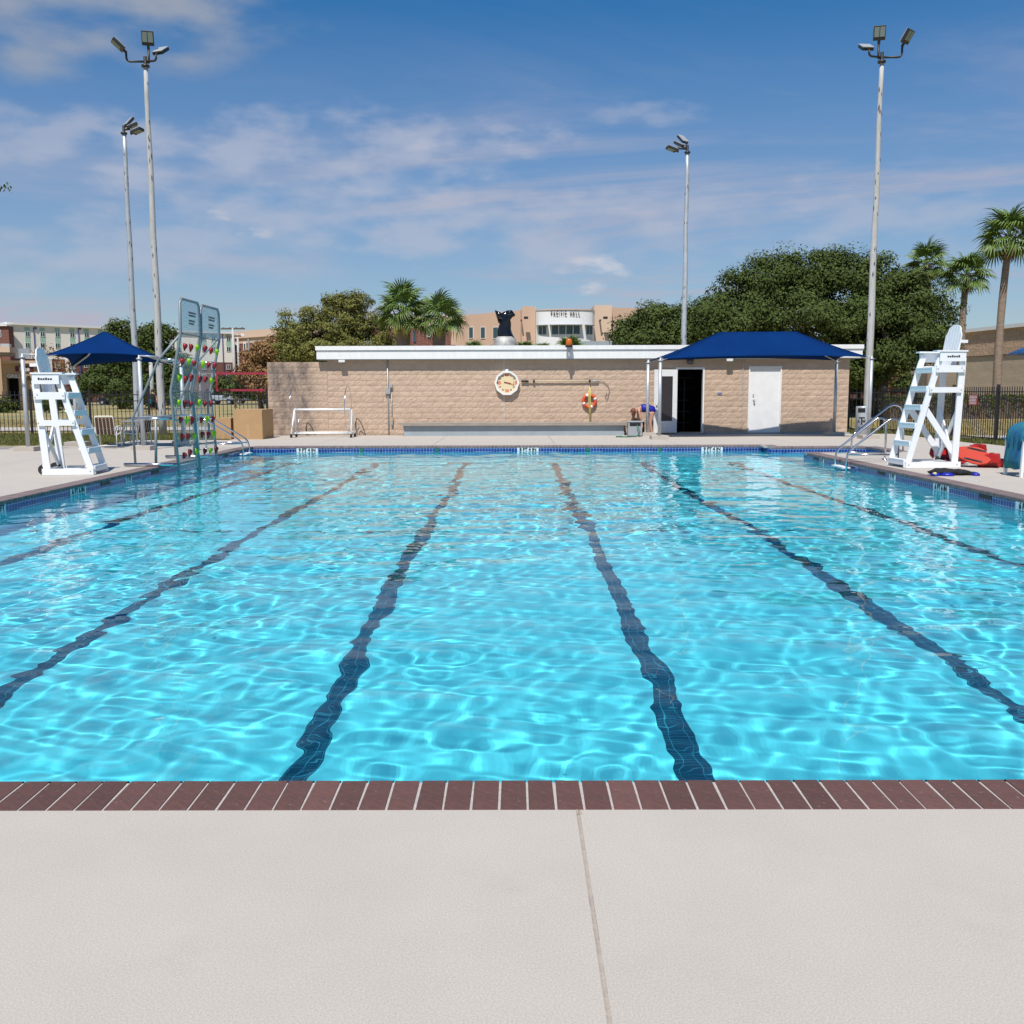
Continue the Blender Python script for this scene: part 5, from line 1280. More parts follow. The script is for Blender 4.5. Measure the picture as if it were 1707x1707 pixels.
B().tube([(0, 0, 0.80), (0, 0, 1.0), (0, 0, 1.2), (0, 0, 1.42), (0, 0, 1.50)], [0.21, 0.19, 0.20, 0.21, 0.10], 12).obj('shirt', M['bagblack'], w2, True)
B().tube([(-0.1, 0, 0.88), (-0.11, 0, 0.55)], [0.125, 0.11], 10).tube([(0.1, 0, 0.88), (0.12, 0.02, 0.55)], [0.125, 0.11], 10).obj('shorts', M['ink'], w2, True)
B().lathe([(0.02, 0.12), (0.10, 0.07), (0.118, 0.0), (0.09, -0.08), (0.03, -0.14)], 10, (0, 0.025, 1.68)).obj('hair', M['bronze'], w2, True)
B().lathe([(0.10, 0), (0.14, 0.08), (0.13, 0.25), (0.06, 0.32)], 8, (-0.16, -0.2, 0.80)).obj('bag', mat('bright_blue_bag', (0.01, 0.25, 0.45), 0.6), w2, True)


# ================================================================ fences
def fence(label, a, b_, h, panel, pitch=0.115, gap_top=0.05, z0=0.08, group=None, base=-0.06, skip=None):
    a = Vector((*a, base)); b_ = Vector((*b_, base)); Lf = (b_ - a).length; ang = math.atan2((b_ - a).y, (b_ - a).x)
    t = thing('iron_fence', label, 'fence', tuple(a), ang, group); n = max(1, round(Lf / panel)); pw = Lf / n
    pm = B().box(-0.035, 0.035, -0.035, 0.035, 0, h + 0.05).box(-0.042, 0.042, -0.042, 0.042, h + 0.052, h + 0.07).mesh('post', M['iron'])
    km = B().box(-0.0095, 0.0095, -0.0095, 0.0095, z0, h).mesh('picket', M['iron'])
    for i in range(n + 1): place('post', pm, t, (i * pw, 0, 0))
    for i in range(n):
        for z in (h - 0.15, h - 0.38, z0 + 0.10): B().box(i * pw + 0.036, (i + 1) * pw - 0.036, -0.018, 0.018, z - 0.016, z + 0.016).obj('rail', M['iron'], t)
        m = int((pw - 0.07) / pitch)
        for k in range(m): place('picket', km, t, (i * pw + 0.035 + (pw - 0.07) * (k + 0.5) / m, 0.0, 0))
    return t


fx1 = P(446, 700, 36.9).x
fence('black iron fence behind the left deck, running from the left border to the low wall', (-22.6, 36.9), (fx1, 36.9), 1.68, 2.2, 0.148)
fence('black iron fence between the bathhouse corner and the fence corner on the right', (P(1414, 700, 36.9).x, 36.9), (13.75, 36.9), 1.68, 1.1, 0.148)
fA, fB = (13.78, 36.85), (14.72, 24.2)
fr2 = fence('black iron fence running towards the camera along the right side of the deck', fA, fB, 1.72, 2.45, 0.118)
sg = P(1632, 666, 30.3); ang = math.atan2(fB[1] - fA[1], fB[0] - fA[0])
sn = thing('fence_sign', 'small red notice sign with white lettering wired to the right fence', 'sign', (14.22, 30.5, 0), ang)
B().box(-0.24, 0.24, -0.035, -0.025, 1.10, 1.42).obj('panel', M['signred'], sn)
g = B(); rmk = random.Random(4)
for j in range(6):
    x = -0.2
    while x < 0.17: w_ = rmk.uniform(0.03, 0.07); g.add([(x, -0.0365, 1.13 + j * 0.046), (x + w_, -0.0365, 1.13 + j * 0.046), (x + w_, -0.0365, 1.155 + j * 0.046), (x, -0.0365, 1.155 + j * 0.046)], [(0, 1, 2, 3)]); x += w_ + 0.012
g.obj('white_lettering', M['lettering'], sn)


# ================================================================ vegetation
def leaf_crown(blobs, n, size, seed, clump=70, spread=4.5, up=0.35, shell=0.62):
    """leaf-sized quads through the outer volume of several ellipsoids, broken up into clumps"""
    r = np.random.default_rng(seed); pts = []; nor = []
    vol = np.array([b_[3] * b_[4] * b_[5] for b_ in blobs]) ** 0.67; vol /= vol.sum()
    for (cx, cy, cz_, ax, ay, az), f in zip(blobs, vol):
        m = int(n * f); nc = max(8, m // clump)
        d = r.normal(size=(nc, 3)); d /= np.linalg.norm(d, axis=1)[:, None]
        rad = r.uniform(shell, 1.0, nc) ** 0.8 * (1 + r.normal(0, 0.05, nc))
        cc = d * rad[:, None]; idx = r.integers(0, nc, m)
        sc = np.array([ax, ay, az]); s_ = r.normal(0, 1, (m, 3)) * (size * spread)
        d2 = r.normal(size=(m, 3)); d2 /= np.linalg.norm(d2, axis=1)[:, None]
        cr = (size * spread * r.uniform(0.6, 1.35, nc))[idx][:, None]
        s_ = d2 * cr * (r.uniform(0, 1, (m, 1)) ** 0.45) * np.array([1.15, 1.15, 0.72]) + r.normal(0, size * 0.4, (m, 3))
        p = cc[idx] * sc * 0.94 + s_ + np.array([cx, cy, cz_]); q = d2 * 1.2 + cc[idx] * 0.5 + r.normal(0, 0.45, (m, 3)); q[:, 2] += up
        pts.append(p); nor.append(q)
    p = np.concatenate(pts); nn = np.concatenate(nor); nn /= np.linalg.norm(nn, axis=1)[:, None]
    m = len(p); u = np.cross(nn, r.normal(size=(m, 3))); u /= np.linalg.norm(u, axis=1)[:, None] + 1e-9; w_ = np.cross(nn, u)
    a = (size * r.uniform(0.55, 1.25, m))[:, None]; bq = a * r.uniform(0.35, 0.7, m)[:, None]
    V = np.stack([p - u * a, p - w_ * bq + u * a * 0.1, p + u * a, p + w_ * bq], 1).reshape(-1, 3)
    return V


def quads(name, V, m, parent=None):
    nq = len(V) // 4; me = bpy.data.meshes.new(name); me.vertices.add(len(V)); me.vertices.foreach_set('co', V.astype(np.float32).ravel())
    me.loops.add(len(V)); me.loops.foreach_set('vertex_index', np.arange(len(V), dtype=np.int32)); me.polygons.add(nq)
    me.polygons.foreach_set('loop_start', np.arange(0, len(V), 4, dtype=np.int32)); me.update(calc_edges=True); me.materials.append(m)
    return place(name, me, parent)


def tree(label, base, blobs, n, size, m, seed, trunk_r=0.3, cat='tree', name='tree', group=None, limbs=True, **k):
    t = thing(name, label, cat, (base[0], base[1], -0.06), 0, group)
    bl_ = [(x - base[0], y - base[1], z, a, b_, c) for x, y, z, a, b_, c in blobs]
    quads('crown', leaf_crown(bl_, n, size, seed, **k), M[m], t)
    g = B(); r = random.Random(seed)
    hz_ = min(b_[2] for b_ in bl_) * 0.55 + 0.3
    g.tube([(0, 0, 0), (0.1 * r.uniform(-1, 1), 0.1, hz_ * 0.5), (0.15 * r.uniform(-1, 1), 0, hz_)], [trunk_r * 1.25, trunk_r, trunk_r * 0.8], 9)
    if limbs:
        for b_ in bl_:
            c = Vector(b_[:3]); mid_ = Vector((0, 0, hz_)).lerp(c, 0.55) + Vector((r.uniform(-.3, .3), r.uniform(-.3, .3), 0.3))
            g.tube([(0, 0, hz_ * 0.9), tuple(mid_), tuple(c + Vector((0, 0, b_[5] * 0.3)))], [trunk_r * 0.6, trunk_r * 0.35, trunk_r * 0.1], 6)
            for q in range(3):
                d = Vector((r.uniform(-1, 1) * b_[3], r.uniform(-1, 1) * b_[4], r.uniform(0, 0.9) * b_[5])) * 0.8
                g.tube([tuple(c.lerp(mid_, 0.3)), tuple(c + d)], [trunk_r * 0.2, trunk_r * 0.05], 5)
    g.obj('trunk', M['bark'], t, True)
    return t


def blob(px, py, Y, wpx, hpx, dy=None):
    c = P(px, py, Y); s_ = Y / FOC; return (c.x, Y, c.z, wpx * s_, (dy if dy else wpx * s_ * 0.8), hpx * s_)


oak = [blob(1195, 520, 60, 48, 42), blob(1235, 487, 61, 52, 46), blob(1285, 470, 62, 60, 46), blob(1345, 458, 62, 66, 44), blob(1405, 456, 62, 66, 42), blob(1462, 470, 61, 62, 46), blob(1512, 492, 60, 54, 46), blob(1552, 522, 60, 42, 42), blob(1470, 560, 58, 90, 60), blob(1340, 540, 62, 180, 60), blob(1450, 600, 57, 80, 34), blob(1240, 545, 60, 80, 40), blob(1540, 570, 58, 48, 36)]
tree('huge dark live oak spreading behind the right half of the bathhouse', (P(1466, 650, 60).x, 60), oak, 150000, 0.10, 'oak', 1, 0.55, shell=0.5, clump=330, spread=9.5)
tree('smaller live oak at the left foot of the huge oak, behind the roof', (P(1100, 650, 66).x, 66), [blob(1105, 540, 66, 50, 34), blob(1050, 552, 66, 30, 24), blob(1130, 560, 66, 55, 32), blob(1075, 572, 66, 50, 20)], 26000, 0.115, 'oak', 2, 0.3, clump=200, spread=7.0)
tree('wispy olive green tree behind the low wall, left of the palms', (P(530, 650, 52).x, 52),
     [blob(520, 555, 52, 62, 50), blob(585, 535, 53, 50, 50), blob(555, 585, 52, 95, 30), blob(490, 575, 52, 40, 45), blob(560, 510, 53, 30, 28), blob(595, 505, 53, 18, 22), blob(620, 560, 53, 32, 45), blob(650, 580, 54, 34, 30)], 60000, 0.065, 'olive', 3, 0.22, up=0.1, shell=0.3, clump=130, spread=6.0)
tree('dry brown leaved tree left of the low wall', (P(435, 660, 58).x, 58), [blob(435, 605, 58, 34, 36), blob(462, 590, 57, 30, 30), blob(415, 620, 58, 18, 22), blob(450, 635, 57, 34, 22)], 20000, 0.09, 'brownleaf', 4, 0.16)
tree('dark tree under the dry brown tree beyond the net', (P(470, 660, 70).x, 70), [blob(400, 640, 70, 50, 18), blob(440, 648, 70, 40, 12)], 4000, 0.14, 'oak', 14, 0.16)
tree('dark green oak with pointed crown left of the near light pole', (P(203, 660, 92).x, 92), [blob(200, 555, 92, 26, 24), blob(206, 590, 92, 36, 34), blob(190, 625, 92, 40, 30)], 20000, 0.14, 'oak', 5, 0.3)
tree('dark green oak between the near light pole and the climbing wall', (P(262, 660, 90).x, 90), [blob(258, 565, 90, 34, 28), blob(255, 605, 90, 42, 40), blob(295, 615, 90, 26, 34), blob(250, 640, 90, 50, 20)], 26000, 0.14, 'oak', 6, 0.3)
tree('small leaning tree on the grass behind the patio chairs', (P(160, 692, 66).x, 60), [blob(160, 635, 60, 26, 18), blob(190, 645, 60, 24, 14), blob(140, 650, 60, 16, 10)], 6000, 0.10, 'oak', 7, 0.08)
tree('bare twiggy tree behind the short lifeguard chair', (P(88, 660, 84).x, 84), [blob(78, 590, 84, 26, 16), blob(100, 610, 84, 22, 18)], 420, 0.12, 'brownleaf', 8, 0.16)
tree('reddish brown leaved tree behind the fence left of the tall chair', (P(1487, 660, 72).x, 72), [blob(1480, 628, 72, 22, 18), blob(1500, 636, 72, 20, 14)], 3200, 0.15, 'brownleaf', 9, 0.12)
tree('low green tree behind the trash can', (P(1432, 672, 66).x, 66), [blob(1430, 630, 66, 18, 20), blob(1506, 632, 70, 10, 16)], 2600, 0.14, 'oak', 10, 0.12)
lt = tree('tree outside the left border whose twig tip shows at the left edge', (-19.6, 22.0), [(-17.6, 22.5, 5.2, 2.6, 2.4, 1.6), (-20, 22.5, 6.4, 3.0, 2.8, 1.8), (-15.3, 24.2, 7.35, 1.3, 1.2, 0.55)], 7000, 0.07, 'oak', 11, 0.2)
tw_ = P(4, 312, 24.0); tree_tip = leaf_crown([(tw_.x - (-19.6) - 0.10, 24.0 - 22.0, tw_.z + 0.06, 0.16, 0.2, 0.11)], 70, 0.05, 12)
quads('twig_leaves', tree_tip, M['oak'], lt)
B().tube([(0.3, 0.2, 4.4), (2.5, 1.2, tw_.z - 0.9), (4.6, 1.9, tw_.z - 0.25), (tw_.x + 19.6 - 0.12, 2.0, tw_.z + 0.05)], [0.09, 0.055, 0.028, 0.006], 7).obj('branch', M['bark'], lt, True)
# hedges
for px0, px1, Y, h, lab, sd in ((1475, 1760, 55, 1.30, 'long clipped green hedge beyond the right fence', 21), (1418, 1476, 62, 1.0, 'short green hedge behind the trash can', 22)):
    x0, x1 = P(px0, 660, Y).x, P(px1, 660, Y).x; t = thing('hedge', lab, 'hedge', ((x0 + x1) / 2, Y, -0.06)); hw = (x1 - x0) / 2
    n = int(1500 * hw); r = np.random.default_rng(sd); p_ = np.stack([r.uniform(-hw, hw, n), r.uniform(-0.8, 0.8, n), r.uniform(0.05, 1, n) ** 0.6 * h + 0.06 * np.sin(r.uniform(0, 60, n))], -1)
    nn = r.normal(size=(n, 3)); nn[:, 2] += 0.8; nn /= np.linalg.norm(nn, axis=1)[:, None]; u = np.cross(nn, r.normal(size=(n, 3))); u /= np.linalg.norm(u, axis=1)[:, None]; w_ = np.cross(nn, u); s_ = r.uniform(0.04, 0.10, n)[:, None]
    quads('foliage', np.stack([p_ - u * s_, p_ - w_ * s_ * .6, p_ + u * s_, p_ + w_ * s_ * .6], 1).reshape(-1, 3), M['hedge'], t)
    B().box(-hw + 0.1, hw - 0.1, -0.6, 0.6, 0, h * 0.72).obj('inner_branches', M['bark'], t)
# dark shrubs between lawn and car park on the left
for i, (px, py, Y, wpx, hpx, m_, lab) in enumerate(((215, 650, 80, 30, 10, 'oak', 'dark shrub below the left oak'), (90, 655, 78, 20, 8, 'hedge', 'low yellow green shrub behind the short lifeguard chair'), (6, 668, 78, 10, 14, 'hedge', 'bright green shrub at the left border beside the shop'), (300, 652, 84, 40, 9, 'oak', 'dark shrub behind the climbing wall'))):
    t = thing('shrub', lab, 'shrub', (P(px, 670, Y).x, Y, -0.06)); b_ = blob(px, py, Y, wpx, hpx); quads('foliage', leaf_crown([(0, 0, max(0.5, b_[2] * 0.6), b_[3], 1.0, max(0.6, b_[5]))], 1500, 0.14, 30 + i), M[m_], t)


# fan palms


def fan_mesh(seed, size=1.0, droop=0.35, n=22, stalk=0.75, name='frond', m=None):
    """a fan leaf: stalk along +x then narrow blades radiating, tips drooping"""
    r = random.Random(seed); g = B()
    g.tube([(0, 0, 0), (stalk * size * 0.6, 0, 0.05 * size), (stalk * size, 0, 0)], [0.022, 0.016, 0.012], 4)
    o = Vector((stalk * size, 0, 0))
    for i in range(n):
        a = R_(-112 + 224 * i / (n - 1)); Lb = size * (0.95 - 0.30 * abs(math.sin(a / 2)) ** 1.5) * r.uniform(0.86, 1.08); d = Vector((math.cos(a), math.sin(a), 0)); s_ = Vector((-d.y, d.x, 0))
        fold = 0.10 * abs(math.sin(a)); w0 = 0.020 * size; pr_ = []
        for k, (f, ww) in enumerate(((0.04, 0.4), (0.35, 1.9), (0.68, 1.5), (1.0, 0.12))):
            z = fold * f - droop * size * max(0, f - 0.42) ** 1.6 * (1.0 + 0.6 * r.random()); c = o + d * Lb * f * (1 - 0.12 * (f > .9) * droop) + Vector((0, 0, z))
            pr_.append((c - s_ * w0 * ww, c + Vector((0, 0, 0.012 * size * ww)), c + s_ * w0 * ww))
        b_ = len(g.v)
        for tri in pr_: g.v += [tuple(q) for q in tri]
        for k in range(3):
            for j in (0, 1): g.f.append((b_ + 3 * k + j, b_ + 3 * k + j + 1, b_ + 3 * k + j + 4, b_ + 3 * k + j + 3))
    return g.mesh(name, m or M['frond'])


fans = [fan_mesh(i, 1.0, 0.5 + 0.2 * (i % 3)) for i in range(5)]; fansd = [fan_mesh(40 + i, 1.0, 1.1, m=M['deadfrond'], name='dead_frond') for i in range(3)]; fansy = [fan_mesh(60, 1.0, 0.8, m=M['frond_yellow'])]


def palm(label, px, pyc, Y, sizepx, trunk_pts, r0, r1, seed, nfr=44, yellow=0, dead=5, group='fan palms'):
    """crown centre at pixel (px, pyc); trunk through world-x offsets"""
    c = P(px, pyc, Y); base_x = P(trunk_pts[0], 650, Y).x; t = thing('palm_tree', label, 'palm tree', (base_x, Y, -0.06), 0, group)
    hz_ = c.z + 0.06; dx = c.x - base_x; midx = P(trunk_pts[1], 600, Y).x - base_x if len(trunk_pts) > 1 else dx * 0.5
    n = 12; pts = [(((1 - q) ** 2) * 0 + 2 * (1 - q) * q * (2 * midx - dx * 0.5) + q * q * dx, 0, hz_ * q) for q in [k / n for k in range(n + 1)]]
    r = random.Random(seed)
    B().tube(pts, [(r0 + (r1 - r0) * k / n) * r.uniform(0.94, 1.06) for k in range(n + 1)], 12).obj('trunk', M['palmbark'], t, True)
    sz = sizepx * Y / FOC / 1.55
    g = B()
    for k in range(26):            # old leaf bases under the crown
        a = r.uniform(0, 6.28); z = hz_ - r.uniform(0.05, 0.75) * sz; rr = r1 * 1.05
        g.beam((dx + rr * math.cos(a), rr * math.sin(a), z), (dx + (rr + 0.16 * sz) * math.cos(a), (rr + 0.16 * sz) * math.sin(a), z + 0.22 * sz), 0.07 * sz, 0.03 * sz)
    g.obj('leaf_bases', M['deadfrond'], t)
    for k in range(nfr):
        az = 2 * math.pi * (k * 0.381966 % 1) + r.uniform(-0.2, 0.2); q = k / nfr; el = R_(82 - 122 * q ** 0.9 + r.uniform(-8, 8)); s_ = sz * r.uniform(0.85, 1.1)
        o = place('frond', fans[r.randrange(5)], t, (dx, 0, hz_ + r.uniform(-0.1, 0.1)))
        o.rotation_euler = (r.uniform(-0.5, 0.5), -el, az); o.scale = (s_, s_ * r.uniform(0.8, 1.0), s_)
    for k in range(yellow):
        az = R_(-90 + (k - yellow / 2 + 0.5) * 45); o = place('frond', fansy[0], t, (dx + 0.45 * math.cos(az), -0.55 * sz, hz_ - 0.1)); o.rotation_euler = (r.uniform(-0.2, 0.2), R_(66 + 6 * k), az); o.scale = (sz * 0.8,) * 3; o.scale = (sz * 0.66, sz * 0.36, sz * 0.66); o['label'] = 'yellowing hanging frond'
    for k in range(dead):
        az = 6.28 * k / dead + r.uniform(-0.3, 0.3); o = place('dead_frond', fansd[k % 3], t, (dx, 0, hz_ - 0.15 * sz)); o.rotation_euler = (0, R_(64 + r.uniform(-14, 16)), az); o.scale = (sz * 0.60, sz * 0.34, sz * 0.5)
    return t


palm('left of the two stout fan palms behind the bathhouse roof, crown with yellow hanging fronds', 671, 523, 50, 56, (674, 673), 0.42, 0.36, 1, 32, 2, 5)
palm('right of the two stout fan palms behind the bathhouse roof, against the peach building', 733, 531, 49, 48, (727, 730), 0.36, 0.30, 2, 30, 1, 5)
palm('fan palm half hidden behind the top right of the huge oak', 1545, 441, 72, 42, (1548, 1548), 0.24, 0.19, 3, 26, 1, 3)
palm('slim fan palm with leaning trunk right of the huge oak', 1611, 459, 66, 46, (1603, 1601), 0.25, 0.19, 4, 27, 0, 5)
palm('tallest slim fan palm at the right border with brown hanging fronds', 1683, 397, 55, 58, (1664, 1664), 0.24, 0.165, 5, 30, 0, 6)
for i, (px, py, sp_) in enumerate(((790, 577, 24), (815, 578, 16), (875, 576, 22), (905, 577, 20), (950, 573, 28), (640, 574, 20))):
    c = P(px, py + 12, 62); t = thing('fan_palm', ('short fan palm whose top shows over the roof, %s' % ('right of the stout palms', 'just left of the black sculpture', 'just right of the black sculpture', 'left of the amber beacon', 'behind the amber beacon', 'left of the stout palms')[i]), 'palm', (c.x, 62, -0.06), 0, 'short fan palms over the roof')
    B().tube([(0, 0, 0), (0, 0, c.z)], 0.2, 8).obj('trunk', M['palmbark'], t, True); r = random.Random(50 + i); s_ = sp_ * 62 / FOC / 1.5
    for k in range(22):
        o = place('frond', fans[k % 5], t, (0, 0, c.z + 0.05)); o.rotation_euler = (r.uniform(-.4, .4), -R_(78 - 80 * k / 22), 2.4 * k); o.scale = (s_,) * 3


def blades(name, rects, n, h, m, seed, parent=None):
    r = np.random.default_rng(seed); V = []
    tot = sum((a[1] - a[0]) * (a[3] - a[2]) for a in rects)
    for a in rects:
        k = int(n * (a[1] - a[0]) * (a[3] - a[2]) / tot); x = r.uniform(a[0], a[1], k); y = r.uniform(a[2], a[3], k); hh_ = r.uniform(0.4, 1.0, k) * h; th = r.uniform(0, 3.14, k); ux, uy = np.cos(th) * 0.012, np.sin(th) * 0.012; lx, ly = r.normal(0, 0.4, k) * hh_, r.normal(0, 0.4, k) * hh_
        z = np.full(k, -0.06)
        V.append(np.stack([np.stack([x - ux, y - uy, z], -1), np.stack([x + ux, y + uy, z], -1), np.stack([x + lx + ux * .2, y + ly + uy * .2, z + hh_], -1), np.stack([x + lx - ux * .2, y + ly - uy * .2, z + hh_], -1)], 1).reshape(-1, 3))
    o = quads(name, np.concatenate(V), M[m], parent); tag(o, kind='stuff'); return o


tag(blades('grass', [(-22, -12.45, 30.2, 37.5), (-22, -19.5, 25, 30.2), (-12.4, -9.5, 32.3, 37.2)], 42000, 0.13, 'grassblade', 1), 'green grass growing along the foot of the left fence', 'grass')
tag(blades('weeds', [(13.65, 14.3, 31, 36.6), (13.95, 14.9, 25, 31), (12.4, 13.7, 36.0, 37.2)], 9000, 0.20, 'grassblade', 2), 'green weeds along the foot of the right fence', 'grass')
tag(blades('dry_grass', [(-34, -9.4, 37.5, 41), (-44, -10, 45.5, 58), (14.9, 32, 34.9, 52)], 60000, 0.10, 'dryblade', 3), 'dry yellow grass of the lawn beyond the fences', 'grass')

# ================================================================ things on the lawn and beyond
# volleyball net
na, nb = P(362, 640, 52), P(520, 640, 52); z1, z0 = P(362, 622.5, 52).z, P(362, 650.5, 52).z
nt_ = thing('volleyball_net', 'volleyball net with dark red tape border beyond the fence', 'net', (na.x, 52, 0)); Wn = nb.x - na.x
for za, zb_ in ((z1 - 0.06, z1 + 0.06), (z0 - 0.06, z0 + 0.06)): B().box(0.051, Wn, -0.01, 0.01, za, zb_).obj('tape', M['netred'], nt_)
B().box(-0.05, 0.05, -0.012, 0.012, z0 - 0.06, z1 + 0.06).obj('tape', M['netred'], nt_)
g = B(); k = 0.12
while k < Wn: g.box(k, k + 0.008, -0.004, 0.004, z0 + 0.06, z1 - 0.06); k += 0.12
z = z0 + 0.14
while z < z1 - 0.08: g.box(0, Wn, -0.003, 0.003, z, z + 0.008); z += 0.12
tag(g.obj('mesh', M['net'], nt_), kind='stuff')
for x in (-0.9, Wn + 0.4): B().tube([(x, 0, -0.06), (x, 0, z1 + 0.1)], 0.05, 8).tube([(x, 0, z1), (max(0, min(Wn, x)), 0, z1)], 0.01, 5).obj('post', M['bark'] if x > 0 else M['grey'], nt_)

# utility poles
for i, (px, pyt, Y, r_, xa, lab) in enumerate(((388, 546, 96, 0.16, 1.05, 'concrete utility pole with cross arm behind the volleyball net'), (396, 556, 112, 0.14, 0.0, 'thinner utility pole just right of the cross arm pole'), (251, 598, 88, 0.22, 0.0, 'short pale concrete post beside the near left light pole'), (1478, 604, 80, 0.20, 0.0, 'short pale post behind the fence left of the tall chair'))):
    c = P(px, pyt, Y); t = thing('utility_pole', lab, 'utility pole', (c.x, Y, -0.06), 0, 'pale poles beyond the fence')
    B().tube([(0, 0, 0), (0, 0, c.z)], r_, 10, r_ * 0.75).obj('shaft', M['woodpole'], t, True)
    if xa:
        for z, w_ in ((c.z - 0.05, 0.95), (c.z - 0.75, 0.55)): B().box(-w_ - 0.2, w_ + 0.2, -0.08, 0.08, z - 0.07, z + 0.07).obj('cross_arm', M['bark'], t)
        for k in (-0.9, -0.3, 0.3, 0.9): B().lathe([(0.05, 0), (0.08, 0.08), (0.04, 0.16)], 6, (k, 0, c.z + 0.02)).obj('insulator', M['grey'], t)

# sculpture
sc = P(842, 562, 46); st_ = thing('sculpture', 'black polished abstract sculpture on a grey stone pedestal behind the roof', 'sculpture', (sc.x, 46, -0.06)); zb = sc.z + 0.06; s_ = 46 / FOC
outl = [(826, 521, 4), (835, 520, 8), (846, 521, 11), (857, 528, 9)]
g = B()
rings = [(843, 564, 14, 12), (842, 556, 12, 11), (841, 548, 10.5, 10), (842, 540, 9.5, 9.5), (842, 534, 10, 9), (843, 528, 12, 8), (845, 523, 9, 6), (845, 520.5, 4, 3)]
for (x, y, rx, ry) in rings:
    for k in range(14):
        a = 2 * math.pi * k / 14; f = 1 + 0.13 * math.sin(3 * a + y * 0.35); g.v.append(((x - 842) * s_ + rx * s_ * math.cos(a) * f, ry * s_ * math.sin(a) * f, zb + (562 - y) * s_))
for j in range(len(rings) - 1):
    for k in range(14): g.f.append((j * 14 + k, j * 14 + (k + 1) % 14, (j + 1) * 14 + (k + 1) % 14, (j + 1) * 14 + k))
g.f.append(tuple((len(rings) - 1) * 14 + k for k in range(14)))
fig = g.obj('figure', M['statue'], st_, True)
B().tube([(-0.12, 0, zb + 0.75), (-0.30, -0.03, zb + 1.05), (-0.46, -0.02, zb + 1.22)], [0.22, 0.13, 0.015], 8).obj('horn', M['statue'], st_, True)
B().tube([(0.10, 0, zb + 1.02), (0.30, -0.02, zb + 1.06), (0.46, -0.03, zb + 0.98)], [0.20, 0.17, 0.04], 8).obj('beak', M['statue'], st_, True)
B().lathe([(0.62, 0), (0.60, zb - 1.2), (0.56, zb - 0.35), (0.48, zb - 0.08), (0.36, zb + 0.02)], 12).obj('pedestal', M['rock'], st_, True)


# ================================================================ buildings
class Facade:
    """a vertical wall from ground point A to B (xy); outward normal towards the camera"""
    def __init__(s, A, Bp, parent):
        s.A = Vector((A[0], A[1], 0)); d = Vector((Bp[0] - A[0], Bp[1] - A[1], 0)); s.L = d.length; s.u = d / s.L; s.n = Vector((s.u.y, -s.u.x, 0)); s.parent = parent
        if s.n.dot(Vector((0, 0, 0)) - s.A) < 0: s.n = -s.n
        s.o = parent.location.copy()

    def at(s, px, py):
        d = D(px, py); t_ = (s.A - CAMP).dot(s.n) / d.dot(s.n); p = CAMP + d * t_; return (p - s.A).dot(s.u), p.z

    def box(s, u0, u1, z0, z1, d0, d1, g=None):
        g = g or B()
        vs = [s.A + s.u * u + s.n * d + Vector((0, 0, z)) - s.o for u in (u0, u1) for d in (d0, d1) for z in (z0, z1)]
        return g.add(vs, [(0, 1, 3, 2), (4, 6, 7, 5), (0, 4, 5, 1), (2, 3, 7, 6), (0, 2, 6, 4), (1, 5, 7, 3)])

    def obj(s, name, m, *a, parent=None):
        return s.box(*a).obj(name, M[m], parent or s.parent)

    def pane_parts(s, u0, u1, z0, z1, mull=0, glass='glass', trim='whitestucco', t=0.10, parent=None, blind=None):
        g = B(); s.box(u0, u0 + t, z0, z1, -0.02, 0.06, g); s.box(u1 - t, u1, z0, z1, -0.02, 0.06, g); s.box(u0 + t, u1 - t, z1 - t, z1, -0.02, 0.059, g); s.box(u0 + t, u1 - t, z0, z0 + t, -0.02, 0.07, g)
        for k in range(mull):
            u = u0 + (u1 - u0) * (k + 1) / (mull + 1); s.box(u - t / 2, u + t / 2, z0 + t, z1 - t, -0.02, 0.058, g)
        w_ = g.obj('window', M[trim], parent or s.parent)
        s.box(u0 + t, u1 - t, z0 + t, z1 - t, -0.01, 0.045).obj('pane', M[glass], w_)
        return w_

    def win(s, px0, px1, py0, py1, **k):
        u0, _ = s.at(px0, (py0 + py1) / 2); u1, _ = s.at(px1, (py0 + py1) / 2); _, za = s.at((px0 + px1) / 2, py0); _, zb_ = s.at((px0 + px1) / 2, py1)
        return s.pane_parts(u0, u1, zb_, za, **k)

    def panel(s, px0, px1, py0, py1, m, name, d=0.03):
        u0, _ = s.at(px0, (py0 + py1) / 2); u1, _ = s.at(px1, (py0 + py1) / 2); _, za = s.at((px0 + px1) / 2, py0); _, zb_ = s.at((px0 + px1) / 2, py1)
        return s.obj(name, m, u0, u1, zb_, za, 0.0, d)


def gx(px, Y): return (P(px, 650, Y).x, Y)


# --- the college building with the lettered white bay
ph = thing('college_building', 'peach college building with white curved bay lettered PACIFIC HALL behind the roof', 'building', (P(941, 650, 108).x, 108, -0.06))
zt = P(941, 514.5, 106).z
f1 = Facade(gx(870, 106), gx(893, 106), ph); f1.obj('wall', 'peach', 0, f1.L, 0, zt + 0.25, -6, 0)
f2 = Facade(gx(760, 116), gx(868, 108), ph); f2.obj('wall', 'peach', 0, f2.L, 0, f2.at(868, 517)[1], -6, 0)
for a in ((782, 789.5), (801.5, 809.5), (822, 831)): f2.win(a[0], a[1], 545, 564.5, t=0.05, blind=None)
f3 = Facade(gx(990, 106), gx(1019, 106), ph); f3.obj('wall', 'peach2', 0, f3.L, 0, zt + 0.35, -6, 0)
f4 = Facade(gx(1019.5, 107), gx(1100, 109), ph); f4.obj('wall', 'peach', 0, f4.L, 0, zt + 0.2, -6, 0)
f4.win(1066, 1076, 545, 564, t=0.12); f4.win(1086, 1096, 545, 564, t=0.12)
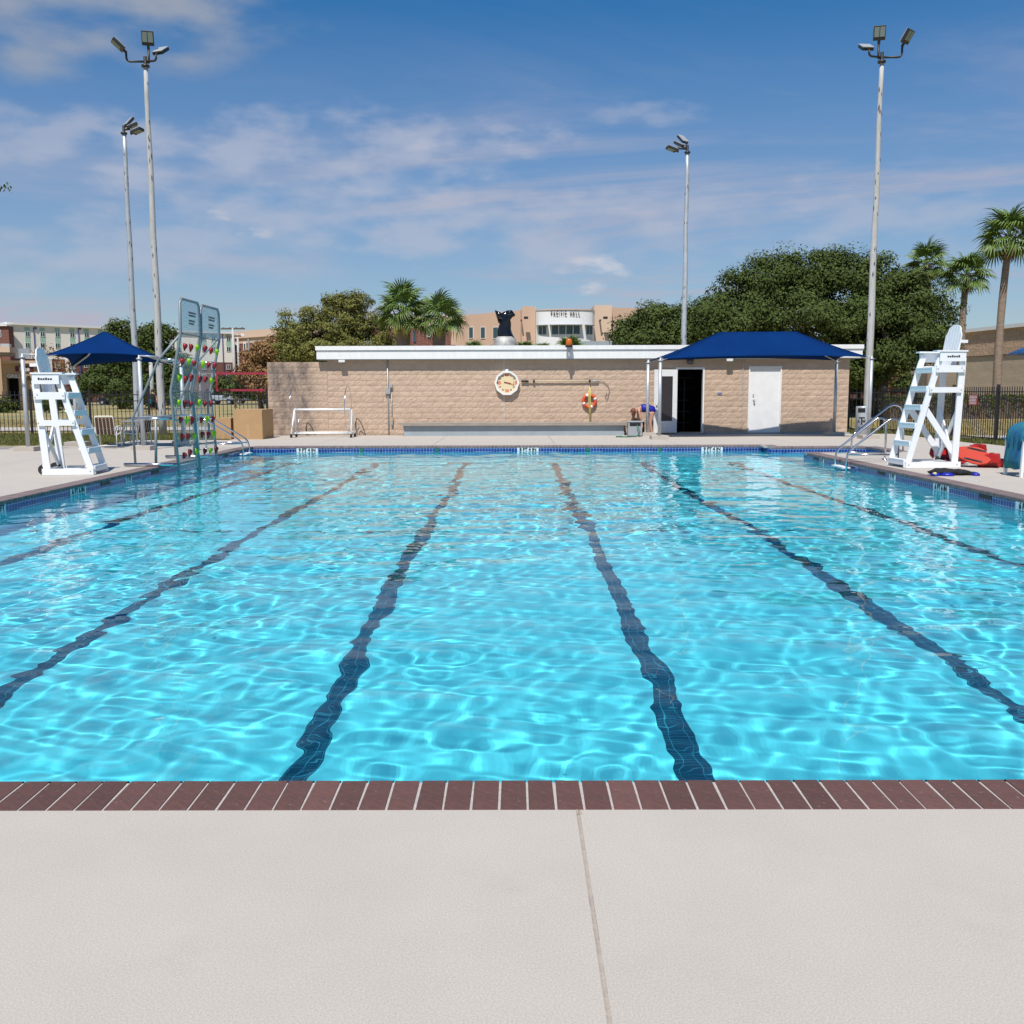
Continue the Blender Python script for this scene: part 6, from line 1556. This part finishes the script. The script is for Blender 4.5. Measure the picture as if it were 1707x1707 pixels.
g = B(); n = 16; xa, xb = gx(893.5, 106)[0] - ph.location.x, gx(990, 106)[0] - ph.location.x; cx_0 = (xa + xb) / 2; hw = (xb - xa) / 2; dep = 1.5
bayx = lambda q: cx_0 + hw * q; bayy = lambda q: -2 - dep * (1 - q * q) ** 0.5 if abs(q) < 1 else -2
qs = [math.sin(R_(-90 + 180 * k / n)) for k in range(n + 1)]


def bay(q0, q1, z0, z1, off, m, name, parent, steps=6, thick=0.1):
    g = B(); pts = [q0 + (q1 - q0) * k / steps for k in range(steps + 1)]
    for q in pts:
        for (o_, z) in ((off, z0), (off, z1), (off - thick, z1), (off - thick, z0)):
            nx_, ny_ = q / hw * 1.0, -1.0; g.v.append((bayx(q), bayy(q) - o_, z))
    for k in range(steps):
        b_ = 4 * k
        for j in range(4): g.f.append((b_ + j, b_ + (j + 1) % 4, b_ + 4 + (j + 1) % 4, b_ + 4 + j))
    g.f.append((3, 2, 1, 0)); b_ = 4 * steps; g.f.append((b_, b_ + 1, b_ + 2, b_ + 3)); return g.obj(name, M[m], parent)


bz = lambda py: P(941, py, 104.5).z
bb = bay(-0.999, 0.999, 0, bz(515.5), 0, 'whitestucco', 'bay_wall', ph, 24)
bay(-0.999, 0.999, bz(515.5) + 0.002, bz(514), 0.1, 'peach2', 'bay_coping', ph, 24, 0.5)
B().box(xa, xb, -1.9, 0, 0, bz(514)).obj('bay_core', M['whitestucco'], ph)
for q0, q1, nm in ((-0.93, -0.66, 2), (-0.49, 0.49, 4), (0.70, 0.93, 2)):
    wv = bay(q0, q1, bz(557.5), bz(540.5), 0.03, 'whitestucco', 'window', ph)
    for k in range(nm): bay(q0 + (q1 - q0) * (k + 0.08) / nm, q0 + (q1 - q0) * (k + 0.92) / nm, bz(556), bz(542), 0.06, 'glass', 'pane', wv, 3)
    bay(q0 - 0.06, q1 + 0.06, bz(541.3), bz(540.3), 0.75, 'grey', 'sun_shade', wv, 6, 0.75)
tx = 'PACIFIC HALL'; zt_ = bz(521.5)
q0 = (P(919.5, 521, 104.2).x - ph.location.x - cx_0) / hw; q1 = (P(965.5, 521, 104.2).x - ph.location.x - cx_0) / hw
adv = {'I': 0.5, ' ': 0.9, 'C': 1.0, 'L': 0.95}; tot = sum(adv.get(c, 1.0) for c in tx) - 1; acc = 0
for i, c in enumerate(tx):
    if c != ' ':
        q = q0 + (q1 - q0) * acc / (tot + 0.0); text('letter', c, 0.54, M['bronzeletter'], ph, facing((bayx(q), bayy(q) - 0.12, zt_), math.atan2(q * dep / max(0.2, (1 - q * q) ** 0.5), hw)) @ Matrix.Diagonal((0.62, 1, 1, 1)), 0.04, 0.004)
    if i + 1 < len(tx): acc += (adv.get(c, 1.0) + adv.get(tx[i + 1], 1.0)) / 2
for f_, px in ((f1, 877), (f3, 1008)):
    u, z = f_.at(px, 531); l_ = f_.box(u - 0.25, u + 0.2, z - 0.12, z + 0.12, 0.9, 1.3).obj('floodlight', M['bronze'], ph); f_.box(u - 0.6, u - 0.45, z - 0.3, z - 0.15, 0, 0.9).obj('bracket', M['bronze'], l_)
# lower brick wing and metal roof
f5 = Facade(gx(620, 122), gx(765, 118), ph); f5.obj('wall', 'peach2', 0, f5.L, f5.at(700, 546)[1], f5.at(700, 527)[1], -5, 0); f5.obj('brick_wall', 'redbrick', 0, f5.L, 0, f5.at(700, 546)[1], -5, -0.05)
f5.win(689, 693.5, 551, 570, trim='bluepipe', glass='glass'); f5.win(712, 718, 549, 562, glass='glass'); f5.panel(752, 763, 548, 575, 'peach', 'pilaster')
B().box(P(955, 570, 96).x - ph.location.x, P(1030, 570, 96).x - ph.location.x, -16, -12, 0, P(990, 571, 96).z).obj('canopy_roof', M['greypaint'], ph)

# --- tan and brick building, centre left
cb = thing('brick_building', 'tan topped brick building behind the dry brown tree', 'building', (P(430, 650, 160).x, 160, -0.06))
f = Facade(gx(389, 166), gx(475, 156), cb); za = f.at(430, 549.5)[1]
f.obj('wall', 'peach2', 0, f.L, f.at(430, 571)[1], za, -8, 0); f.obj('brick_wall', 'redbrick', 0, f.L, 0, f.at(430, 571)[1], -8, -0.05)
f.obj('cornice', 'tan', 0, f.L, f.at(430, 562.3)[1], f.at(430, 561.3)[1], 0, 0.25)
for a in ((391, 399, 573, 587), (406, 410.5, 571, 584), (424, 428, 570, 578)): f.win(*a, mull=1 if a[0] < 400 else 0, t=0.18)
f.panel(390, 398, 588, 603, 'peach', 'wall_panel'); f.panel(401, 407, 556, 561, 'whitestucco', 'vent'); f.panel(415, 417, 562, 600, 'grey', 'downspout', 0.2); f.panel(454, 456, 558, 580, 'grey', 'downspout', 0.2)

# --- white and mint residence hall, left
dm = thing('residence_hall', 'four storey white and mint residence hall with red brick base on the left', 'building', (P(100, 650, 150).x, 150, -0.06))
f = Facade(gx(21, 140), gx(182, 150), dm); zt = f.at(35, 542)[1]
zb0 = f.at(100, 599)[1]
f.obj('wall', 'offwhite', 0, f.L, zb0, zt, -10, 0); f.obj('brick_wall', 'redbrick', 0, f.L, 0, zb0, -10, -0.04)
f.obj('parapet', 'whitestucco', -0.3, f.L, zt, zt + 0.35, -10.2, 0.3)
for u_px in (46, 71, 96, 120.5, 144.5, 168):
    ya = np.interp(u_px, [22, 182], [545, 550]); k = np.interp(u_px, [22, 182], [1.0, 0.88])
    f.panel(u_px - 4.2, u_px + 4.2, ya - 0.5, ya + 33 * k, 'mint', 'mint_panel', 0.03)
    for r_ in range(2):
        y0_ = ya + 6.5 * k + 19.5 * r_ * k; f.win(u_px - 4, u_px + 4, y0_, y0_ + 9 * k, mull=1, t=0.05)
    for r_ in (0, 1): y0_ = np.interp(u_px, [22, 182], [606, 604]) + 17.5 * r_ * k; f.win(u_px - 4.2, u_px + 4.2, y0_, y0_ + 9.5 * k, mull=1, t=0.05)
for u_px in (59, 133): f.panel(u_px - 0.5, u_px + 0.5, 546, 650, 'bluepipe', 'downspout', 0.12); f.panel(u_px - 1.6, u_px + 1.6, 545.5, 549, 'bluepipe', 'rain_head', 0.2)
for u_px in (112, 84): f.panel(u_px - 2.4, u_px + 2.4, 599, 640, 'offwhite', 'pilaster', 0.25)
fz = Facade(gx(-60, 139), gx(20.7, 138.5), dm); fz.obj('brick_wall', 'redbrick', 0, fz.L, 0, fz.at(10, 543.5)[1], -1.2, 0); fz.obj('parapet', 'offwhite', 0, fz.L, fz.at(10, 543.5)[1], fz.at(10, 542)[1], -1.2, 0.3)
fz.win(-6, 2, 550, 562, mull=1, t=0.05)
f = Facade(gx(183, 151), gx(394, 163), dm); zt2 = f.at(300, 554)[1]; zb2 = f.at(300, 603)[1]
f.obj('wall', 'offwhite', 0, f.L, zb2, zt2, -10, 0); f.obj('brick_wall', 'redbrick', 0, f.L, 0, zb2, -10, -0.04); f.obj('parapet', 'whitestucco', 0, f.L, zt2, zt2 + 0.35, -10.2, 0.3)
for u_px in (200, 225, 250, 281, 298, 340, 356, 381):
    f.panel(u_px - 4, u_px + 4, 556, 586, 'mint', 'mint_panel')
    for r_ in range(2): f.win(u_px - 3.5, u_px + 3.5, 561 + 17 * r_, 569 + 17 * r_, mull=1, t=0.05)
    f.win(u_px - 3.5, u_px + 3.5, 608, 616, mull=1, t=0.05); f.win(u_px - 3.5, u_px + 3.5, 624, 632, mull=1, t=0.05)
for u_px in (372, 290): f.panel(u_px - 0.5, u_px + 0.5, 556, 640, 'bluepipe', 'downspout', 0.12)

# --- shop with the maroon number sign, left border
sh = thing('shop', 'tan shop front with maroon number sign and white GRILL lettering at the left border', 'building', (P(30, 650, 88).x, 88, -0.06))
f = Facade(gx(-70, 86), gx(64, 88), sh); zt = f.at(40, 606)[1]
u0d, _ = f.at(12, 650); u1d, _ = f.at(32, 650)
g = B(); f.box(0, u0d, 0, zt, -6, 0, g); f.box(u1d, f.L, 0, zt, -6, 0, g); f.box(u0d, u1d, f.at(22, 629)[1], zt, -6, 0, g); g.obj('wall', M['tan'], sh)
f.box(u0d, u1d, 0, f.at(22, 629)[1], -1.5, -1.2).obj('door', M['dark'], sh)
f.obj('cornice', 'peach2', -0.1, f.L + 0.2, zt, zt + 0.25, -6, 0.35)
um0, _ = f.at(26, 615); um1, _ = f.at(55, 615); s1 = f.obj('sign_board', 'signmaroon', um0, um1, f.at(40, 619.5)[1], f.at(40, 610.5)[1], 0.01, 0.12)
pc = f.A + f.u * ((um0 + um1) / 2) + f.n * 0.13 - f.o; ang_f = math.atan2(f.u.y, f.u.x)
text('sign_lettering', '3028', 0.44, M['lettering'], s1, facing((pc.x, pc.y, f.at(40, 615)[1]), ang_f), 0.01, 0.012)
for s_t, px in (('GRILL', 24), ('SI', 1)):
    u, z = f.at(px, 626.5); pc = f.A + f.u * u + f.n * 0.1 - f.o; text('wall_lettering', s_t, 0.44, M['lettering'], sh, facing((pc.x, pc.y, z), ang_f), 0.02, 0.012)
uc0, _ = f.at(-70, 580); uc1, zc1 = f.at(25, 590)
f.obj('porch_roof', 'peach2', 0, uc1, f.at(10, 589)[1], f.at(10, 579.5)[1], -1, 2.6); f.obj('porch_fascia', 'wood', 0, uc1 - 0.1, f.at(10, 593.5)[1], f.at(10, 589.2)[1], -1, 2.4)
for px in (6,): u, _ = f.at(px, 620); f.obj('porch_column', 'tan', u - 0.22, u + 0.22, 0, f.at(10, 593.5)[1], 1.9, 2.35)
u, z = f.at(48, 630); f.box(u - 0.1, u + 0.1, z - 0.2, z + 0.2, 0, 0.2).obj('wall_lamp', M['bronze'], sh)
f.obj('window_screen', 'greypaint', f.at(33, 600)[0] - 0.3, f.at(46, 600)[0], f.at(40, 596)[1], f.at(40, 580)[1], -2.0, -1.6)
f.obj('roof_vent', 'galv', f.at(1, 575)[0], f.at(16, 575)[0], f.at(10, 580)[1], f.at(10, 573)[1], -1.0, 0.2)

# --- gym, right
gy = thing('gymnasium', 'long tan block gymnasium wall receding behind the tall chair and palms', 'building', (P(1600, 650, 82).x, 82, -0.06))
f = Facade(gx(1509, 92), gx(1830, 66), gy); zt = f.at(1660, 549.5)[1]; zm = f.at(1660, 591.5)[1]
f.obj('wall', 'gymtan', 0, f.L, zm, zt, -12, 0); f.obj('lower_wall', 'gymtan2', 0, f.L, 0, zm - 0.04, -12, -0.06); f.obj('ledge', 'bronze', 0, f.L, zm - 0.04, zm, -0.5, 0.03)
f.obj('roof_edge', 'whitestucco', -0.2, f.L, zt, zt + 0.28, -12.2, 0.2)
f.obj('entrance_canopy', 'grey', f.at(1558, 551)[0], f.at(1586, 551)[0], f.at(1570, 552.5)[1], f.at(1570, 550.5)[1], 0, 2.5)
rb = thing('brick_annex', 'small red brick building beside the gymnasium behind the dry tree', 'building', (P(1485, 650, 100).x, 100, -0.06))
f = Facade(gx(1440, 100), gx(1508, 100), rb); f.obj('wall', 'redbrick', 0, f.L, 0, f.at(1480, 590)[1], -8, 0); f.obj('string_course', 'tan', 0, f.L, f.at(1480, 600)[1], f.at(1480, 598.6)[1], 0, 0.12)
f.win(1488, 1496, 612, 624, t=0.15)

# grey board fence behind the pickup
wf = thing('board_fence', 'tall grey board fence behind the parked pickup', 'fence', (P(440, 650, 165).x, 165, -0.06)); x0, x1 = P(412, 650, 165).x - wf.location.x, P(470, 650, 165).x - wf.location.x
k = x0
while k < x1: B().box(k, k + 0.42, 0, 0.05, 0, P(440, 640, 165).z + random.uniform(-0.05, 0.05)).obj('board', M['greypaint'], wf); k += 0.45


# ================================================================ cars
def car(label, px0, px1, Y, paint, kind='suv', flip=False):
    x0, x1 = P(px0, 665, Y).x, P(px1, 665, Y).x; Lc = x1 - x0; t = thing('parked_car', label, 'car', ((x0 + x1) / 2, Y, -0.05), R_(180) if flip else 0, 'cars parked beyond the lawn'); h = Lc / 2
    H = 1.75 if kind in ('suv', 'pickup') else 1.45
    if kind == 'pickup': side = [(-h, 0.45), (h, 0.45), (h, 0.95), (h - 0.1, 1.02), (0.15 * h, 1.05), (-0.15 * h, 1.05), (-h, 1.05)]; cab = [(-0.10 * h, 1.05), (-0.02 * h, H), (0.34 * h, H), (0.58 * h, 1.05)]
    elif kind == 'suv': side = [(-h, 0.4), (h, 0.4), (h, 0.85), (h - 0.15, 1.0), (0.45 * h, 1.08), (-h + 0.05, 1.1)]; cab = [(-h + 0.12, 1.08), (-h + 0.35, H), (0.15 * h, H), (0.45 * h, 1.08)]
    else: side = [(-h, 0.35), (h, 0.35), (h, 0.72), (h - 0.2, 0.82), (0.4 * h, 0.92), (-0.75 * h, 0.95), (-h, 0.85)]; cab = [(-0.72 * h, 0.93), (-0.42 * h, H), (0.12 * h, H), (0.42 * h, 0.92)]
    m = mat('car_paint', paint, 0.25, 0.2)
    o = B().prism(side, 1.8, Matrix.Translation((0, -0.9, 0))).obj('body', m, t); bv = o.modifiers.new('b', 'BEVEL'); bv.width = 0.08; bv.segments = 2
    o = B().prism(cab, 1.5, Matrix.Translation((0, -0.75, 0))).obj('cabin', m, t)
    cxm = sum(p[0] for p in cab) / 4; ins = [(cxm + (x - cxm) * 0.86, 1.13 if z < 1.2 else z - 0.10) for x, z in cab] if H > 1.5 else [(cxm + (x - cxm) * 0.86, 0.97 if z < 1.1 else z - 0.08) for x, z in cab]
    B().prism(ins, 1.52, Matrix.Translation((0, -0.76, 0))).obj('side_window', M['glass_dk'], t)
    for sx in (-0.62, 0.64):
        for y in (-0.92, 0.72):
            w_ = B().tube([(sx * h, y, 0.34), (sx * h, y + 0.2, 0.34)], 0.34, 16).obj('wheel', M['carbon'], t); B().tube([(sx * h, y - 0.005, 0.34), (sx * h, y + 0.205, 0.34)], 0.19, 12).obj('rim', M['galv'], w_)
    B().box(h - 0.04, h + 0.02, -0.8, -0.5, 0.62, 0.78).box(h - 0.04, h + 0.02, 0.5, 0.8, 0.62, 0.78).obj('headlight', M['led'], t); B().box(-h - 0.02, -h + 0.04, -0.8, -0.55, 0.7, 0.9).box(-h - 0.02, -h + 0.04, 0.55, 0.8, 0.7, 0.9).obj('tail_light', M['red'], t)
    return t


car('silver car parked behind the volleyball net, left of the grey pickup', 352, 392, 122, (0.42, 0.46, 0.50), 'suv')
car('grey pickup parked behind the volleyball net', 390, 450, 130, (0.16, 0.17, 0.19), 'pickup')
car('dark car parked left of the near light pole', 205, 238, 122, (0.02, 0.02, 0.025), 'suv')
car('dark red car parked beyond the lawn between the left light poles', 240, 262, 124, (0.12, 0.01, 0.015), 'sedan', True)
car('black car parked just left of the climbing wall', 262, 290, 122, (0.015, 0.016, 0.02), 'suv')
car('white car parked behind the climbing wall', 292, 324, 122, (0.5, 0.52, 0.54), 'sedan')
car('black car parked beyond the patio chairs', 168, 203, 122, (0.02, 0.022, 0.03), 'sedan', True)
car('dark grey car parked behind the short lifeguard chair', 112, 140, 118, (0.05, 0.05, 0.055), 'suv')
